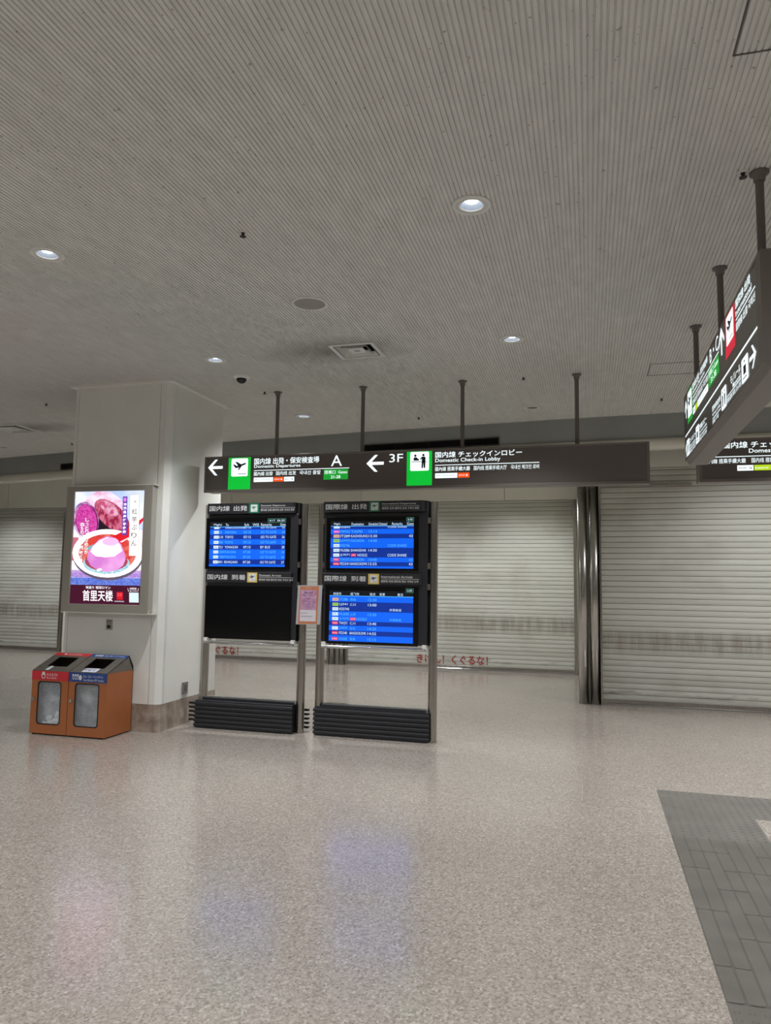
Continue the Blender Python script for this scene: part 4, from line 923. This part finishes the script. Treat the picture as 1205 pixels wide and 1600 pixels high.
    # near-black sheet standing for the shade inside the mouth
    b = MB(); b.box(x0+0.01, x1-0.01, BYF+0.03, BYR-0.01, 0.575, 0.58, GAP); b.build('mouth_shade', t)
    # liner bag behind the window
    b = MB(); nu, nv = 14, 18; rnd = random.Random(x0)
    vs = []
    for j in range(nv+1):
        for i in range(nu+1):
            u = i/nu; v = j/nv; bulge = math.sin(PI*min(max(u, 0.02), 0.98))*0.05
            vs.append((x0+0.035+u*(BX-0.075), BYF+0.10-bulge*(1-0.6*v)+rnd.uniform(-0.012, 0.012), 0.03+v*0.53))
    fs = [(j*(nu+1)+i, j*(nu+1)+i+1, (j+1)*(nu+1)+i+1, (j+1)*(nu+1)+i) for j in range(nv) for i in range(nu)]
    b.add(vs, fs, BAG, True); b.box(x0+0.04, x1-0.04, BYF+0.13, BYR-0.03, 0.03, 0.55, BAG); b.build('liner_bag', t, 'translucent grey liner bag')
    if icon == 'paper':
        for cx_, cz_, r_ in ((0.14, 0.085, 0.05), (0.215, 0.10, 0.055), (0.285, 0.12, 0.06), (0.30, 0.20, 0.045), (0.19, 0.16, 0.04)):
            c0 = (x0+cx_, BYF+0.055, cz_); vs = []; k1, k2 = 5, 9
            for a in range(1, k1):
                for c_ in range(k2):
                    r2 = r_*rnd.uniform(0.7, 1.1); th_ = PI*a/k1; ph = 2*PI*c_/k2
                    vs.append((c0[0]+r2*math.sin(th_)*math.cos(ph), c0[1]+0.6*r2*math.sin(th_)*math.sin(ph), c0[2]+r2*math.cos(th_)))
            fs = [(a*k2+c_, a*k2+(c_+1) % k2, (a+1)*k2+(c_+1) % k2, (a+1)*k2+c_) for a in range(k1-2) for c_ in range(k2)]
            fs += [tuple(range(k2-1, -1, -1)), tuple(range((k1-2)*k2, (k1-1)*k2))]
            MB().add(vs, fs, mat('crumpled paper', srgb(206, 208, 212), 0.7)).build('crumpled_litter', t)
    return t
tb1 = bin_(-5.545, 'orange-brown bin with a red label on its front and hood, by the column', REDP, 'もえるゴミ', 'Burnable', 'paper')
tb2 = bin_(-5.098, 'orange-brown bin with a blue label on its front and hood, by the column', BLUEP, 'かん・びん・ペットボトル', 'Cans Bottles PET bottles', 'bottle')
# crumpled paper seen in the left bin
b = MB(); rnd = random.Random(3)
sl = lambda v, n=0.0: (BYF+(6.835-BYF)*v-n*0.37, 0.645+(0.79-0.645)*v+n*0.93)
def sticker(x0, x1, v0, v1, label, txt):
    sfm = lambda u, v, n: (u, *sl(v, n)); b = MB(); b.prism([(x0, v0), (x1, v0), (x1+0.008, v1), (x0+0.012, v1)], sfm, 0.0006, 0.0022, mat('paper label', srgb(206, 208, 214), 0.5))
    o = b.build('paper_sticker'); o['label'] = label; o['category'] = 'sticker'
    if txt:
        b = MB(); b.text(txt, x0+0.02, v0+0.05, x1-0.015, v1-0.05, sfm, 0.003, BLUEP, 0.01); b.build('print', o)
sticker(-4.965, -4.80, 0.03, 0.22, 'white paper sticker with blue print on the hood of the blue-label bin', 'PET')
sticker(-5.40, -5.365, 0.03, 0.24, 'small pale strip sticker on the hood of the red-label bin', None)

# ================================================================== TACTILE PAVING
b = MB(); T0, T1 = 0.491, 1.083
b.box(T0, T1, 1.5, 6.322, 0.0, 0.0015, TACT); b.box(T1, 5.0, 5.757, 6.322, 0.0, 0.0015, TACT)
def dot(x, y):
    k_ = 8; vs = [(x+r*math.cos(2*PI*i/k_), y+r*math.sin(2*PI*i/k_), z) for r, z in ((0.013, 0.0015), (0.008, 0.006)) for i in range(k_)]
    b.add(vs, [(i, (i+1) % k_, k_+(i+1) % k_, k_+i) for i in range(k_)]+[tuple(range(k_, 2*k_))], TACT)
D = (T1-T0)/11
for i in range(11):
    for j in range(int((6.322-5.21)/D)+1): dot(T0+D*(i+0.5), 6.322-D*(j+0.5))
    for j in range(5): dot(T0+D*(i+0.5), 3.22-D*(j+0.5))
for i in range(60):
    for j in range(10): dot(T1+D*(i+0.5), 6.322-D*(j+0.5))
bp_ = (T1-T0)/8
GRV = mat('paving groove', srgb(84, 80, 76), 0.7)
rnd = random.Random(11)
for s0, s1, rows in ((3.25, 5.245, 7), (1.5, 2.9, 5)):
    b.add([(T0, s0, 0.0019), (T1, s0, 0.0019), (T1, s1, 0.0019), (T0, s1, 0.0019)], [(0, 1, 2, 3)], GRV)
    pit = (s1-s0)/rows
    for i in range(8):
        x = T0+bp_*(i+0.5); ys = [s1]
        for r_ in range(1, rows):
            if (i+2*r_) % 4 in (0, 1) or rnd.random() < 0.25: ys.append(s1-r_*pit+rnd.uniform(-0.004, 0.004))
        ys.append(s0)
        for ya, yb in zip(ys[1:], ys):
            hw = bp_/2-0.001; loop = rrect(x-hw, ya+0.003, x+hw, yb-0.003, 0.016, 3); kk = len(loop)
            b.add([(u, v, 0.002) for u, v in loop]+[(x+(u-x)*0.86, v, 0.0058) for u, v in loop], [(a, (a+1) % kk, kk+(a+1) % kk, kk+a) for a in range(kk)]+[tuple(range(kk, 2*kk))], TACT)
o = b.build('tactile_paving'); o['label'] = 'grey strip of raised tactile paving set into the speckled terrazzo floor'; o['category'] = 'tactile paving'
